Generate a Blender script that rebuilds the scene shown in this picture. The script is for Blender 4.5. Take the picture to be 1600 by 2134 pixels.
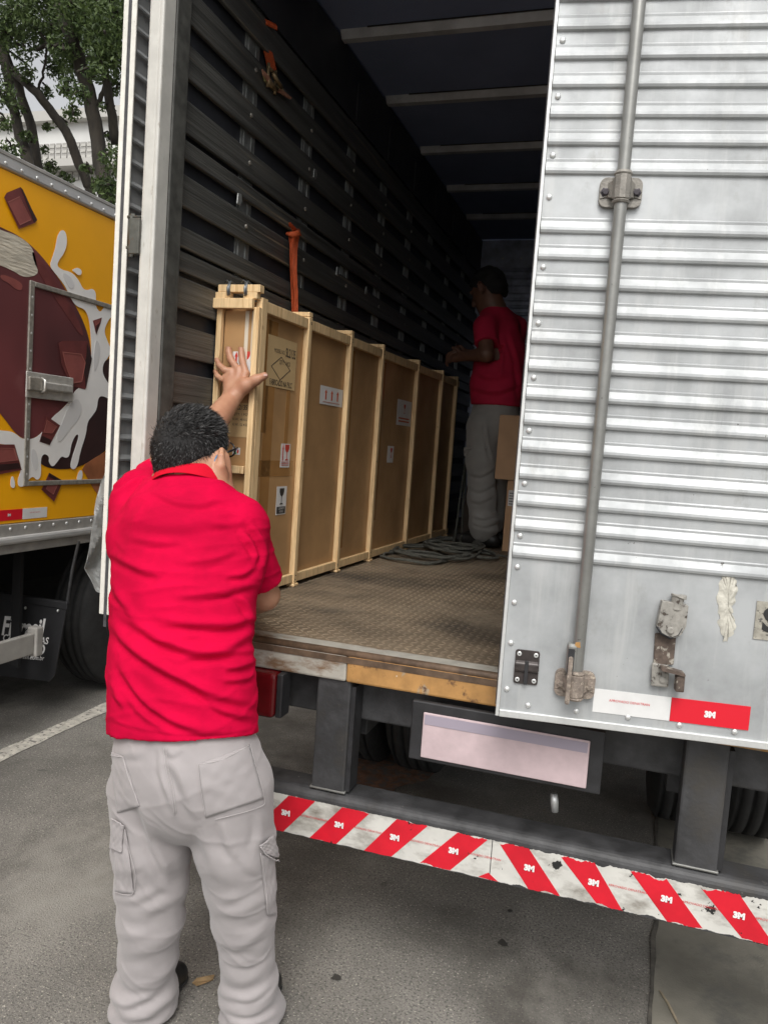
import bpy, bmesh, math, random
import numpy as np
from mathutils import Vector, Matrix
from mathutils.geometry import tessellate_polygon
from mathutils.bvhtree import BVHTree
random.seed(7); rng = np.random.default_rng(7)
for o in list(bpy.data.objects): bpy.data.objects.remove(o)
SC = bpy.context.scene
COL = SC.collection
R_ = math.radians

# ------------------------------------------------------------------ camera
FPX = 1640.0                                   # focal length in photo pixels (photo is 1600 px wide)
CAM = np.array([0.0, 0.0, 1.59])
ROT = np.array([[0.94987146, 0.30454216, 0.07069853],     # rows: camera right, down, forward in world axes
                [0.09277541, -0.05862315, -0.99395978],
                [-0.29855809, 0.95069312, -0.08393848]])
cam_d = bpy.data.cameras.new('camera'); cam = bpy.data.objects.new('camera', cam_d); COL.objects.link(cam)
cam_d.sensor_fit = 'HORIZONTAL'; cam_d.sensor_width = 36.0; cam_d.lens = 36.0 * FPX / 1600.0
cam_d.clip_start = 0.05; cam_d.clip_end = 600.0
B = (np.diag([1, -1, -1]) @ ROT).T
cam.matrix_world = Matrix([[*B[0], CAM[0]], [*B[1], CAM[1]], [*B[2], CAM[2]], [0, 0, 0, 1]])
SC.camera = cam

# ------------------------------------------------------------------ sky, sun, exposure
SUN_EL, SUN_AZ = 50.0, 167.0      # azimuth measured clockwise from +Y; the light comes from behind the camera
world = bpy.data.worlds.new('World'); SC.world = world; world.use_nodes = True
wn = world.node_tree.nodes; wl = world.node_tree.links
bg = wn['Background']; sky = wn.new('ShaderNodeTexSky'); sky.sky_type = 'NISHITA'; sky.sun_disc = False
sky.sun_elevation = R_(SUN_EL); sky.sun_rotation = R_(SUN_AZ); sky.dust_density = 4.0; sky.air_density = 1.0; sky.ozone_density = 1.0
hs = wn.new('ShaderNodeHueSaturation'); hs.inputs['Saturation'].default_value = 0.10
wl.new(sky.outputs[0], hs.inputs['Color']); wl.new(hs.outputs[0], bg.inputs['Color']); bg.inputs['Strength'].default_value = 0.15
sun_d = bpy.data.lights.new('sun', 'SUN'); sun_d.energy = 1.4; sun_d.angle = R_(28); sun_d.color = (1.0, 0.96, 0.9)
sun = bpy.data.objects.new('sun', sun_d); COL.objects.link(sun)
sd = Vector((math.sin(R_(SUN_AZ)) * math.cos(R_(SUN_EL)), math.cos(R_(SUN_AZ)) * math.cos(R_(SUN_EL)), math.sin(R_(SUN_EL))))
sun.rotation_euler = sd.to_track_quat('Z', 'Y').to_euler(); sun.location = (0, -4, 12)
SC.view_settings.view_transform = 'Standard'; SC.view_settings.look = 'None'
SC.view_settings.gamma = 1.0; SC.view_settings.exposure = 0.28; SC.view_settings.use_curve_mapping = False

# ------------------------------------------------------------------ measuring helpers (photo pixel -> point on a real plane)
def ray(px, py): return ROT.T @ np.array([(px - 800) / FPX, (py - 1067) / FPX, 1.0])
def onX(px, py, X): r = ray(px, py); return CAM + r * (X / r[0])
def onY(px, py, Y): r = ray(px, py); return CAM + r * (Y / r[1])
def onZ(px, py, Z): r = ray(px, py); return CAM + r * ((Z - CAM[2]) / r[2])
def proj(P):
    c = (np.asarray(P) - CAM) @ ROT.T
    return np.stack([800 + FPX * c[..., 0] / c[..., 2], 1067 + FPX * c[..., 1] / c[..., 2]], -1)

# ------------------------------------------------------------------ materials
def lin(v): v = v / 255.0; return v / 12.92 if v <= 0.04045 else ((v + 0.055) / 1.055) ** 2.4
def srgb(r, g, b): return (lin(r), lin(g), lin(b), 1.0)
MATS = {}
def mat(name, col, rough=0.6, metal=0.0, var=0.0, vscale=8.0, col2=None, bump=0.0, bscale=60.0, stretch=(1, 1, 1), spec=0.5, rvar=0.0, sheen=0.0, vdetail=4.0, vlo=.35, vhi=.65, bdist=.01):
    m = bpy.data.materials.new(name); m.use_nodes = True; nt = m.node_tree; n = nt.nodes; L = nt.links
    p = n['Principled BSDF']; col = tuple(col) + ((1.0,) if len(col) == 3 else ())
    p.inputs['Base Color'].default_value = col; p.inputs['Roughness'].default_value = rough; p.inputs['Metallic'].default_value = metal
    p.inputs['Specular IOR Level'].default_value = spec
    if sheen: p.inputs['Sheen Weight'].default_value = sheen
    if var or bump or col2 or rvar:
        tc = n.new('ShaderNodeNewGeometry'); mp = n.new('ShaderNodeMapping'); mp.inputs['Scale'].default_value = stretch
        L.new(tc.outputs['Position'], mp.inputs['Vector'])
    if var or col2 or rvar:
        nz = n.new('ShaderNodeTexNoise'); nz.inputs['Scale'].default_value = vscale; nz.inputs['Detail'].default_value = vdetail; nz.inputs['Roughness'].default_value = 0.6
        L.new(mp.outputs[0], nz.inputs['Vector'])
        mr = n.new('ShaderNodeMapRange'); mr.inputs['From Min'].default_value = vlo; mr.inputs['From Max'].default_value = vhi; L.new(nz.outputs['Fac'], mr.inputs['Value'])
        if var or col2:
            mx = n.new('ShaderNodeMix'); mx.data_type = 'RGBA'; L.new(mr.outputs[0], mx.inputs['Factor'])
            c2 = col2 if col2 else tuple(c * (1 - var) for c in col[:3]) + (1,)
            c1 = col if col2 else tuple(min(1, c * (1 + var * .6)) for c in col[:3]) + (1,)
            mx.inputs['A'].default_value = tuple(c1)[:3] + (1,); mx.inputs['B'].default_value = tuple(c2)[:3] + (1,); L.new(mx.outputs['Result'], p.inputs['Base Color'])
            m['mix'] = mx.name
        if rvar:
            rr = n.new('ShaderNodeMapRange'); rr.inputs['To Min'].default_value = max(.05, rough - rvar); rr.inputs['To Max'].default_value = min(1, rough + rvar); L.new(mr.outputs[0], rr.inputs['Value']); L.new(rr.outputs[0], p.inputs['Roughness'])
    if bump:
        bz = n.new('ShaderNodeTexNoise'); bz.inputs['Scale'].default_value = bscale; bz.inputs['Detail'].default_value = 5.0; L.new(mp.outputs[0], bz.inputs['Vector'])
        bp = n.new('ShaderNodeBump'); bp.inputs['Strength'].default_value = bump; bp.inputs['Distance'].default_value = bdist; L.new(bz.outputs['Fac'], bp.inputs['Height']); L.new(bp.outputs[0], p.inputs['Normal'])
    MATS[name] = m; return m

def layer_speck(m, col, scale, lo, hi, stretch=(1, 1, 1), kind='noise', detail=6.0, rough=None):
    """mix a second colour into the base colour where a noise or voronoi field passes a threshold (chips, speckle, dirt)"""
    nt = m.node_tree; n = nt.nodes; L = nt.links; p = n['Principled BSDF']
    tc = n.new('ShaderNodeNewGeometry'); mp = n.new('ShaderNodeMapping'); mp.inputs['Scale'].default_value = stretch; L.new(tc.outputs['Position'], mp.inputs['Vector'])
    if kind == 'noise':
        z = n.new('ShaderNodeTexNoise'); z.inputs['Scale'].default_value = scale; z.inputs['Detail'].default_value = detail; z.inputs['Roughness'].default_value = .65; out = z.outputs['Fac']
    else:
        z = n.new('ShaderNodeTexVoronoi'); z.inputs['Scale'].default_value = scale; out = z.outputs['Distance']
    L.new(mp.outputs[0], z.inputs['Vector'])
    mr = n.new('ShaderNodeMapRange'); mr.inputs['From Min'].default_value = lo; mr.inputs['From Max'].default_value = hi; L.new(out, mr.inputs['Value'])
    mx = n.new('ShaderNodeMix'); mx.data_type = 'RGBA'; L.new(mr.outputs[0], mx.inputs['Factor']); mx.inputs['B'].default_value = tuple(col)[:3] + (1,)
    bc = p.inputs['Base Color']
    if bc.is_linked: L.new(bc.links[0].from_socket, mx.inputs['A'])
    else: mx.inputs['A'].default_value = bc.default_value
    L.new(mx.outputs['Result'], bc)
    return m

# ------------------------------------------------------------------ object helpers
ORG = {}
def tag(o, label=None, cat=None, group=None, kind=None):
    if label: o['label'] = label
    if cat: o['category'] = cat
    if group: o['group'] = group
    if kind: o['kind'] = kind
    return o
def thing(name, label, cat, loc, group=None):
    o = bpy.data.objects.new(name, None); COL.objects.link(o); o.location = loc; o.empty_display_size = .1
    ORG[o.name] = np.array(loc, float); return tag(o, label, cat, group)
def add(name, V, F, m=None, parent=None, smooth=False, loc=None, mats=None, fmat=None, bevel=0.0, label=None, bseg=2):
    V = np.asarray(V, float).reshape(-1, 3)
    if parent is not None: org = ORG[parent.name]
    elif loc is not None: org = np.array(loc, float)
    else: org = np.array([V[:, 0].mean(), V[:, 1].mean(), V[:, 2].min()])
    me = bpy.data.meshes.new(name); me.from_pydata((V - org).tolist(), [], [list(map(int, f)) for f in F]); me.validate()
    o = bpy.data.objects.new(name, me); COL.objects.link(o)
    if parent is not None: o.parent = parent
    else: o.location = org
    ORG[o.name] = org
    for mm in (mats if mats else [m]): me.materials.append(MATS[mm] if isinstance(mm, str) else mm)
    if fmat is not None:
        for pl, k in zip(me.polygons, fmat): pl.material_index = int(k)
    if smooth: me.polygons.foreach_set('use_smooth', [True] * len(me.polygons))
    if bevel:
        b = o.modifiers.new('bevel', 'BEVEL'); b.width = bevel; b.segments = bseg; b.limit_method = 'ANGLE'; b.angle_limit = R_(40)
    if label: o['label'] = label
    me.update(); return o
def inst(name, me, parent, loc, rot=None, smooth=None):
    o = bpy.data.objects.new(name, me); COL.objects.link(o); o.parent = parent
    o.location = Vector(np.asarray(loc, float) - ORG[parent.name])
    if rot is not None: o.rotation_euler = rot
    ORG[o.name] = np.asarray(loc, float); return o
class MB:
    """collects simple solids into one mesh"""
    def __init__(s): s.V = []; s.F = []; s.M = []
    def raw(s, V, F, m=0):
        k = len(s.V); s.V += [tuple(map(float, v)) for v in V]; s.F += [tuple(int(i) + k for i in f) for f in F]; s.M += [m] * len(F); return s
    def obox(s, o, ex, ey, ez, m=0):
        o, ex, ey, ez = [np.asarray(a, float) for a in (o, ex, ey, ez)]
        V = [o + a * ex + b * ey + c * ez for c in (0, 1) for b in (0, 1) for a in (0, 1)]
        F = [(0, 2, 3, 1), (4, 5, 7, 6), (0, 1, 5, 4), (2, 6, 7, 3), (0, 4, 6, 2), (1, 3, 7, 5)]
        if np.dot(np.cross(ex, ey), ez) < 0: F = [f[::-1] for f in F]
        return s.raw(V, F, m)
    def box(s, x0, x1, y0, y1, z0, z1, m=0): return s.obox((x0, y0, z0), (x1 - x0, 0, 0), (0, y1 - y0, 0), (0, 0, z1 - z0), m)
    def tube(s, pts, rad, n=10, m=0, cap=True, up=(0, 0, 1)):
        P = [np.asarray(p, float) for p in pts]; k = len(P); rad = [rad] * k if np.isscalar(rad) else list(rad)
        V = []; pv = None
        for i in range(k):
            t = P[min(i + 1, k - 1)] - P[max(i - 1, 0)]; t = t / (np.linalg.norm(t) + 1e-12)
            if pv is None:
                u = np.asarray(up, float)
                if abs(np.dot(u, t)) > .95: u = np.array([1.0, 0, 0])
                a = np.cross(t, u)
            else: a = pv - t * np.dot(pv, t)
            a /= np.linalg.norm(a) + 1e-12; pv = a; b = np.cross(t, a)
            for j in range(n): th = 2 * math.pi * j / n; V.append(P[i] + rad[i] * (math.cos(th) * a + math.sin(th) * b))
        F = [(i * n + j, i * n + (j + 1) % n, (i + 1) * n + (j + 1) % n, (i + 1) * n + j) for i in range(k - 1) for j in range(n)]
        if cap: F += [tuple(range(n - 1, -1, -1)), tuple(range((k - 1) * n, k * n))]
        return s.raw(V, F, m)
    def lathe(s, o, axis, prof, n=24, m=0):
        """prof = [(distance along axis, radius)...]"""
        o = np.asarray(o, float); ax = np.asarray(axis, float); ax /= np.linalg.norm(ax)
        u = np.array([0, 0, 1.0]) if abs(ax[2]) < .9 else np.array([1.0, 0, 0]); a = np.cross(ax, u); a /= np.linalg.norm(a); b = np.cross(ax, a)
        V = [o + h * ax + r * (math.cos(2 * math.pi * j / n) * a + math.sin(2 * math.pi * j / n) * b) for h, r in prof for j in range(n)]
        k = len(prof); F = [(i * n + j, i * n + (j + 1) % n, (i + 1) * n + (j + 1) % n, (i + 1) * n + j) for i in range(k - 1) for j in range(n)]
        F += [tuple(range(n - 1, -1, -1)), tuple(range((k - 1) * n, k * n))]
        return s.raw(V, F, m)
    def prism(s, poly, ext, m=0):
        """planar polygon (3D points) extruded by vector ext"""
        P = [np.asarray(p, float) for p in poly]; e = np.asarray(ext, float); k = len(P)
        tri = tessellate_polygon([[Vector(p) for p in P]]); nrm = sum((np.cross(P[i], P[(i + 1) % k]) for i in range(k)), np.zeros(3))
        V = P + [p + e for p in P]; fl = np.dot(nrm, e) > 0
        F = []
        for t in tri:
            a = np.cross(P[t[1]] - P[t[0]], P[t[2]] - P[t[0]]); t = list(t) if np.dot(a, e) > 0 else list(t)[::-1]
            F.append(tuple(i + k for i in t)); F.append(tuple(t[::-1]))
        for i in range(k):
            j = (i + 1) % k; F.append((i, j, j + k, i + k) if fl else (j, i, i + k, j + k))
        return s.raw(V, F, m)
    def build(s, name, m, parent=None, **kw):
        ms = m if isinstance(m, (list, tuple)) else None
        return add(name, s.V, s.F, None if ms else m, parent, mats=ms, fmat=s.M if ms else None, **kw)
def flat(name, poly, m, parent, nrm=None, t=0.0012):
    """thin printed sheet: polygon with a little thickness along its normal"""
    P = [np.asarray(p, float) for p in poly]
    if nrm is None:
        nn = sum((np.cross(P[i] - P[0], P[(i + 1) % len(P)] - P[0]) for i in range(1, len(P) - 1)), np.zeros(3)); nrm = nn / np.linalg.norm(nn)
    return MB().prism(P, np.asarray(nrm) * t).build(name, m, parent)
def text(name, s, size, o, ex, ey, m, parent, shear=0.0, space=1.0, bold=0.0, wscale=1.0, align='CENTER', t=0.0):
    cu = bpy.data.curves.new(name, 'FONT'); cu.body = s; cu.size = size; cu.shear = shear; cu.space_character = space; cu.offset = bold; cu.align_x = align; cu.align_y = 'CENTER'; cu.resolution_u = 3
    ob = bpy.data.objects.new(name, cu); COL.objects.link(ob)
    dg = bpy.context.evaluated_depsgraph_get(); me = bpy.data.meshes.new_from_object(ob.evaluated_get(dg))
    V = np.array([v.co[:] for v in me.vertices]); F = [tuple(p.vertices) for p in me.polygons]
    bpy.data.objects.remove(ob); bpy.data.curves.remove(cu); bpy.data.meshes.remove(me)
    if len(V) == 0: return None
    o, ex, ey = [np.asarray(a, float) for a in (o, ex, ey)]; ex = ex / np.linalg.norm(ex); ey = ey / np.linalg.norm(ey)
    W = o + V[:, :1] * ex * wscale + V[:, 1:2] * ey
    return add(name, W, F, m, parent)
def smoothpoly(P, it=2):
    P = np.asarray(P, float)
    for _ in range(it):
        Q = np.roll(P, -1, 0); P = np.stack([.75 * P + .25 * Q, .25 * P + .75 * Q], 1).reshape(-1, P.shape[1])
    return P
# ------------------------------------------------------------------ material library
mat('asphalt', (0.215, 0.203, 0.182), .82, var=.30, vscale=2.2, bump=.8, bscale=190, bdist=.006)
layer_speck(MATS['asphalt'], (.105, .100, .091), 120, .50, .62, detail=3)
layer_speck(MATS['asphalt'], (.46, .43, .37), 130, .61, .67, detail=2)
layer_speck(MATS['asphalt'], (.075, .068, .058), .8, .47, .62, detail=8)
layer_speck(MATS['asphalt'], (.30, .285, .255), 1.3, .54, .70, stretch=(1, .6, 1), detail=6)
layer_speck(MATS['asphalt'], (.21, .135, .09), 1.9, .66, .80, detail=7)
layer_speck(MATS['asphalt'], (.04, .038, .035), 5.0, .66, .74, detail=5)
mat('concrete', (.20, .188, .155), .85, var=.35, vscale=2.2, bump=.5, bscale=150, bdist=.004)
layer_speck(MATS['concrete'], (.10, .098, .088), 6, .5, .7, detail=8)
mat('road_paint', (.52, .49, .43), .8, var=.3, vscale=25, bump=.4, bscale=200)
layer_speck(MATS['road_paint'], (.14, .13, .12), 45, .55, .62, detail=6)
mat('galvanised', (.425, .44, .447), .55, .30, var=.22, vscale=6, rvar=.08, bump=.08, bscale=7, vdetail=8)
layer_speck(MATS['galvanised'], (.29, .288, .275), 14, .60, .80, stretch=(1, 1, .6), detail=10)
layer_speck(MATS['galvanised'], (.50, .51, .505), 3.0, .50, .72, stretch=(6, 6, .5), detail=7)
layer_speck(MATS['galvanised'], (.16, .155, .15), 34, .735, .75, detail=4)
mat('aluminium_trim', (.70, .71, .70), .42, .5, var=.12, vscale=30, rvar=.1)
mat('rod_grey', (.27, .27, .255), .36, .55, var=.12, vscale=20)
layer_speck(MATS['rod_grey'], (.10, .095, .09), 55, .66, .72, detail=6)
mat('cast_grey', (.25, .235, .21), .55, .3, var=.2, vscale=40, bump=.2, bscale=200)
mat('rusty_cast', (.26, .215, .18), .7, .15, var=.3, vscale=60, bump=.3, bscale=200)
layer_speck(MATS['rusty_cast'], (.42, .36, .29), 90, .55, .62)
mat('black_steel', (.028, .028, .030), .5, .1, var=.3, vscale=20)
mat('dark_bolt', (.045, .040, .045), .45, .6)
mat('bracket_brown', (.060, .050, .048), .38, .3, var=.3, vscale=40)
mat('rivet', (.72, .73, .72), .38, .6)
mat('white_paint', (.56, .55, .51), .5, 0, var=.10, vscale=14)
layer_speck(MATS['white_paint'], (.30, .26, .20), 38, .62, .74, stretch=(1, 1, .35), detail=8)
mat('white_edge', (.74, .73, .67), .5, 0, var=.08, vscale=30)
layer_speck(MATS['white_edge'], (.40, .36, .28), 60, .66, .74, detail=7)
mat('rubber_seal', (.06, .06, .065), .7, var=.3, vscale=50)
mat('hinge_grey', (.115, .115, .10), .42, .45, var=.25, vscale=30)
layer_speck(MATS['hinge_grey'], (.16, .085, .05), 40, .60, .70)
mat('old_jamb', (.075, .075, .068), .6, var=.4, vscale=20)
layer_speck(MATS['old_jamb'], (.26, .25, .22), 60, .69, .73, stretch=(1, 1, .5), detail=8)
mat('dark_slat', (.088, .088, .082), .45, var=.45, vscale=7, stretch=(1, .12, 5), bump=.35, bscale=30)
layer_speck(MATS['dark_slat'], (.24, .20, .14), 30, .60, .68, stretch=(1, .03, 2.2), detail=6)
mat('inner_skin', (.045, .047, .056), .6, .1, var=.3, vscale=5)
mat('ceiling', (.20, .25, .40), .7, var=.15, vscale=1.5)
mat('roof_rib', (.50, .52, .55), .5, .2, var=.2, vscale=8)
mat('upright', (.36, .37, .36), .4, .6, var=.3, vscale=20)
mat('front_wall', (.50, .54, .66), .4, .5, var=.3, vscale=10)
mat('tread_plate', (.19, .147, .102), .5, .15, var=.55, vscale=2.2, rvar=.15, bump=.35, bscale=120, bdist=.002)
layer_speck(MATS['tread_plate'], (.30, .245, .18), 2.0, .50, .72, detail=7)
layer_speck(MATS['tread_plate'], (.045, .038, .032), 2.6, .50, .68, stretch=(.6, 1.4, 1), detail=7)
mat('tread_lug', (.225, .176, .125), .48, .15, var=.55, vscale=2.2, rvar=.12)
mat('sill_steel', (.42, .40, .35), .6, .15, var=.15, vscale=20)
layer_speck(MATS['sill_steel'], (.19, .115, .065), 9, .55, .66, stretch=(.6, 1, 1.4), detail=8)
layer_speck(MATS['sill_steel'], (.50, .47, .40), 26, .62, .68, detail=8)
mat('sill_ochre', (.42, .225, .075), .55, var=.25, vscale=16)
layer_speck(MATS['sill_ochre'], (.34, .31, .24), 15, .56, .63, stretch=(1, 1, .6), detail=9)
layer_speck(MATS['sill_ochre'], (.11, .055, .03), 19, .58, .66, detail=8)
layer_speck(MATS['sill_ochre'], (.62, .58, .48), 40, .68, .70, detail=6)
mat('sill_rust', (.13, .085, .055), .6, .2, var=.4, vscale=26)
mat('chassis', (.046, .046, .048), .55, .05, var=.45, vscale=12, bump=.15, bscale=60)
layer_speck(MATS['chassis'], (.14, .13, .12), 30, .66, .72)
layer_speck(MATS['chassis'], (.10, .09, .075), 3.0, .55, .8, detail=9)
mat('tyre', (.022, .022, .022), .85, var=.3, vscale=20)
mat('wheel_rim', (.07, .066, .06), .6, .3, var=.4, vscale=20)
mat('tail_red', (.10, .004, .006), .22, var=.15, vscale=20, spec=.6)
mat('tape_white', (.60, .59, .55), .42, var=.10, vscale=12)
layer_speck(MATS['tape_white'], (.22, .20, .17), 11, .47, .70, stretch=(.8, 1, 1.6), detail=10)
layer_speck(MATS['tape_white'], (.02, .02, .02), 15, .650, .656, detail=7)
mat('tape_red', (.62, .012, .028), .36, var=.14, vscale=9)
layer_speck(MATS['tape_red'], (.02, .018, .018), 13, .645, .651, detail=7)
mat('door_tape_white', (.70, .70, .69), .4, var=.06, vscale=14)
mat('door_tape_red', (.66, .012, .028), .36)
mat('print_white', (.78, .77, .76), .5)
mat('print_red', (.62, .03, .04), .5)
mat('print_black', (.02, .02, .02), .6)
mat('sealant', (.56, .54, .47), .6, var=.12, vscale=40, bump=.4, bscale=60)
mat('plate_face', (.56, .44, .455), .45, var=.12, vscale=14)
mat('plate_band', (.34, .30, .36), .45)
mat('tarp', (.24, .245, .24), .65, .0, var=.22, vscale=14, bump=.25, bscale=40)
mat('yellow', (.93, .43, .003), .45, var=.04, vscale=3)
mat('rail_alu', (.66, .66, .65), .38, .5, var=.15, vscale=20, stretch=(1, .2, 1))
mat('rail_dark', (.40, .385, .36), .5, .35, var=.2, vscale=12)
mat('choc_skin', (.165, .045, .048), .4, col2=(.060, .022, .024, 1), vscale=1.6, vdetail=1.5)
mat('choc_dark', (.035, .014, .014), .45, var=.25, vscale=5)
mat('choc_bar', (.15, .036, .034), .45, var=.25, vscale=9)
mat('choc_light', (.26, .075, .066), .45, var=.15, vscale=9)
mat('cream', (.56, .52, .43), .5, var=.22, vscale=14, stretch=(1, .5, 3), bump=.6, bscale=30)
mat('milk', (.86, .855, .84), .45, var=.06, vscale=4)
mat('nougat', (.36, .13, .055), .45, var=.3, vscale=5)
mat('hatch_frame', (.34, .32, .28), .45, .45, var=.25, vscale=40)
mat('latch', (.66, .65, .61), .3, .5, var=.15, vscale=30)
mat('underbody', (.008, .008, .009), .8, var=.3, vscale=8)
mat('flap_black', (.016, .016, .018), .6, var=.2, vscale=12)
mat('guard_grey', (.36, .345, .32), .55, .1, var=.12, vscale=10)
mat('flap_print', (.78, .77, .76), .6)
mat('bark', (.034, .028, .021), .9, var=.45, vscale=9, stretch=(1, 1, .25), bump=.6, bscale=22)
mat('building_white', (.62, .62, .60), .7, var=.06, vscale=.6)
mat('building_louver', (.34, .33, .31), .6)
mat('building_roof', (.45, .44, .41), .7)

def leaf_mat(name, c1, c2):
    m = bpy.data.materials.new(name); m.use_nodes = True; n = m.node_tree.nodes; L = m.node_tree.links; p = n['Principled BSDF']
    g = n.new('ShaderNodeNewGeometry'); mx = n.new('ShaderNodeMix'); mx.data_type = 'RGBA'; mx.inputs['A'].default_value = (*c1, 1); mx.inputs['B'].default_value = (*c2, 1)
    L.new(g.outputs['Random Per Island'], mx.inputs['Factor']); L.new(mx.outputs['Result'], p.inputs['Base Color']); p.inputs['Roughness'].default_value = .55
    tr = n.new('ShaderNodeBsdfTranslucent'); L.new(mx.outputs['Result'], tr.inputs['Color']); ms = n.new('ShaderNodeMixShader'); ms.inputs[0].default_value = .3
    L.new(p.outputs[0], ms.inputs[1]); L.new(tr.outputs[0], ms.inputs[2]); L.new(ms.outputs[0], n['Material Output'].inputs['Surface']); MATS[name] = m
leaf_mat('leaf', (.030, .055, .016), (.115, .165, .05))

# ------------------------------------------------------------------ ground
g = add('ground', [(-150, -60, 0), (150, -60, 0), (150, 240, 0), (-150, 240, 0)], [(0, 1, 2, 3)], 'asphalt', loc=(0, 0, 0)); tag(g, 'grey worn asphalt of the loading street', kind='structure')
edge = [(.165 + .008 * math.sin(y * 3.1) + .005 * math.sin(y * 11 + 1) + .005 * random.uniform(-1, 1) + .05 * (y - 2), y) for y in np.arange(-4, 9.01, .06)]
V = []; F = []
for i, (x, y) in enumerate(edge): V += [(x, y, .004), (6.0, y, .004)]
for i in range(len(edge) - 1): F.append((2 * i, 2 * i + 1, 2 * i + 3, 2 * i + 2))
tag(add('concrete_strip', V, F, 'concrete', loc=(2, 2, 0)), 'smooth grey concrete strip beside the asphalt', kind='structure')
mat('joint', (.085, .078, .066), .9, var=.4, vscale=30)
V = []; F = []
for i, (x, y) in enumerate(edge):
    V += [(x - .003 - .010 * random.random(), y, .0065), (x + .003 + .006 * random.random(), y, .0065)]
    if i: F.append((2 * i - 2, 2 * i - 1, 2 * i + 1, 2 * i))
tag(add('pavement_joint', V, F, 'joint', loc=(.2, 2, 0)), 'dark dirty joint between asphalt and concrete', kind='structure')
V = []; F = []
ys = np.arange(-3, 16, .12)
for i, y in enumerate(ys):
    V += [(-2.775 + random.uniform(-.006, .006), y, .004), (-2.680 + random.uniform(-.006, .006), y, .004)]
    if i: F.append((2 * i - 2, 2 * i - 1, 2 * i + 1, 2 * i))
tag(add('painted_line', V, F, 'road_paint', loc=(-2.72, 4, 0)), 'faded cream parking line beside the yellow truck', kind='structure')
# stains: oil spots and reddish dirt near the wheel, thin discs with ragged rims
mat('oil', (.05, .047, .042), .6); mat('red_dirt', (.20, .105, .065), .9, var=.4, vscale=20)
layer_speck(MATS['red_dirt'], (.11, .10, .092), 24, .46, .58, detail=8)
def blob(name, c, rx, ry, m, label, z=.005, n=26):
    a0 = random.uniform(0, 6); V = [(c[0] + rx * (1 + .28 * math.sin(3 * t + a0) + random.uniform(-.12, .12)) * math.cos(t), c[1] + ry * (1 + .25 * math.sin(2 * t + a0) + random.uniform(-.12, .12)) * math.sin(t), z) for t in np.linspace(0, 2 * math.pi, n, endpoint=False)]
    return tag(add(name, V, [tuple(range(n))], m, loc=(c[0], c[1], 0)), label, kind='structure')
for (px, py, r) in [(700, 2040, .013), (1047, 1968, .014), (1062, 1902, .008)]:
    p = onZ(px, py, 0); blob('oil_spot', p, r, r * 1.3, 'oil', 'small dark oil spot on the asphalt')
blob('dirt_stain', onZ(800, 1610, 0), .20, .34, 'red_dirt', 'reddish dirt stain on the asphalt by the wheel', .006)

# ------------------------------------------------------------------ building and trees behind the yellow truck
def far_building():
    b0 = onY(100, 470, 24); x0 = b0[0] - 14; t = thing('office_building', 'white building with grey louvred windows behind the trees', 'building', (x0 + 12, 27, 0))
    zt = onY(150, 255, 24)[2]; x1 = onY(252, 300, 24)[0] + 3.0
    MB().box(x0, x1, 24, 32, 0, zt).build('wall', 'building_white', t)
    MB().box(x0 - .3, x1 + .3, 23.7, 32.3, zt, zt + .35).build('roof', 'building_roof', t)
    MB().box(x0, x1 + .1, 23.4, 24, onY(100, 345, 24)[2] - .25, onY(100, 345, 24)[2]).build('ledge', 'building_roof', t)
    for k in range(12):
        px = 78 + k * 13; p = onY(px, 300, 23.95); w = MB(); z0, z1 = zt - 2.0, zt - .7
        w.box(p[0], p[0] + .20, 23.95, 23.99, z0, z1)
        o = w.build('window', 'building_louver', t)
        for j in range(7): MB().box(p[0] - .003, p[0] + .203, 23.93, 23.949, z0 + j * .19, z0 + j * .19 + .09).build('louver', 'building_roof', o)
far_building()

def leaves(name, blobs, n, parent, size=.05, seed=1):
    r = np.random.default_rng(seed); C = np.array([b[0] for b in blobs]); RR = np.array([b[1] for b in blobs]); w = RR ** 2.2; w /= w.sum()
    k = r.choice(len(blobs), n, p=w); d = r.normal(size=(n, 3)); d /= np.linalg.norm(d, axis=1)[:, None]
    P = C[k] + d * (RR[k] * (r.random(n) ** .45))[:, None] * np.array([1.0, 1.0, .8])
    a = r.normal(size=(n, 3)); a /= np.linalg.norm(a, axis=1)[:, None]; b = np.cross(a, r.normal(size=(n, 3))); b /= np.linalg.norm(b, axis=1)[:, None]
    s = size * (.6 + .8 * r.random(n))[:, None]; c = np.cross(a, b) * s * .12
    V = np.stack([P - a * s, P + b * s * .42 + c, P + a * s, P - b * s * .42 + c], 1).reshape(-1, 3)
    F = np.arange(n * 4).reshape(n, 4); return add(name, V, F, 'leaf', parent)
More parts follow.
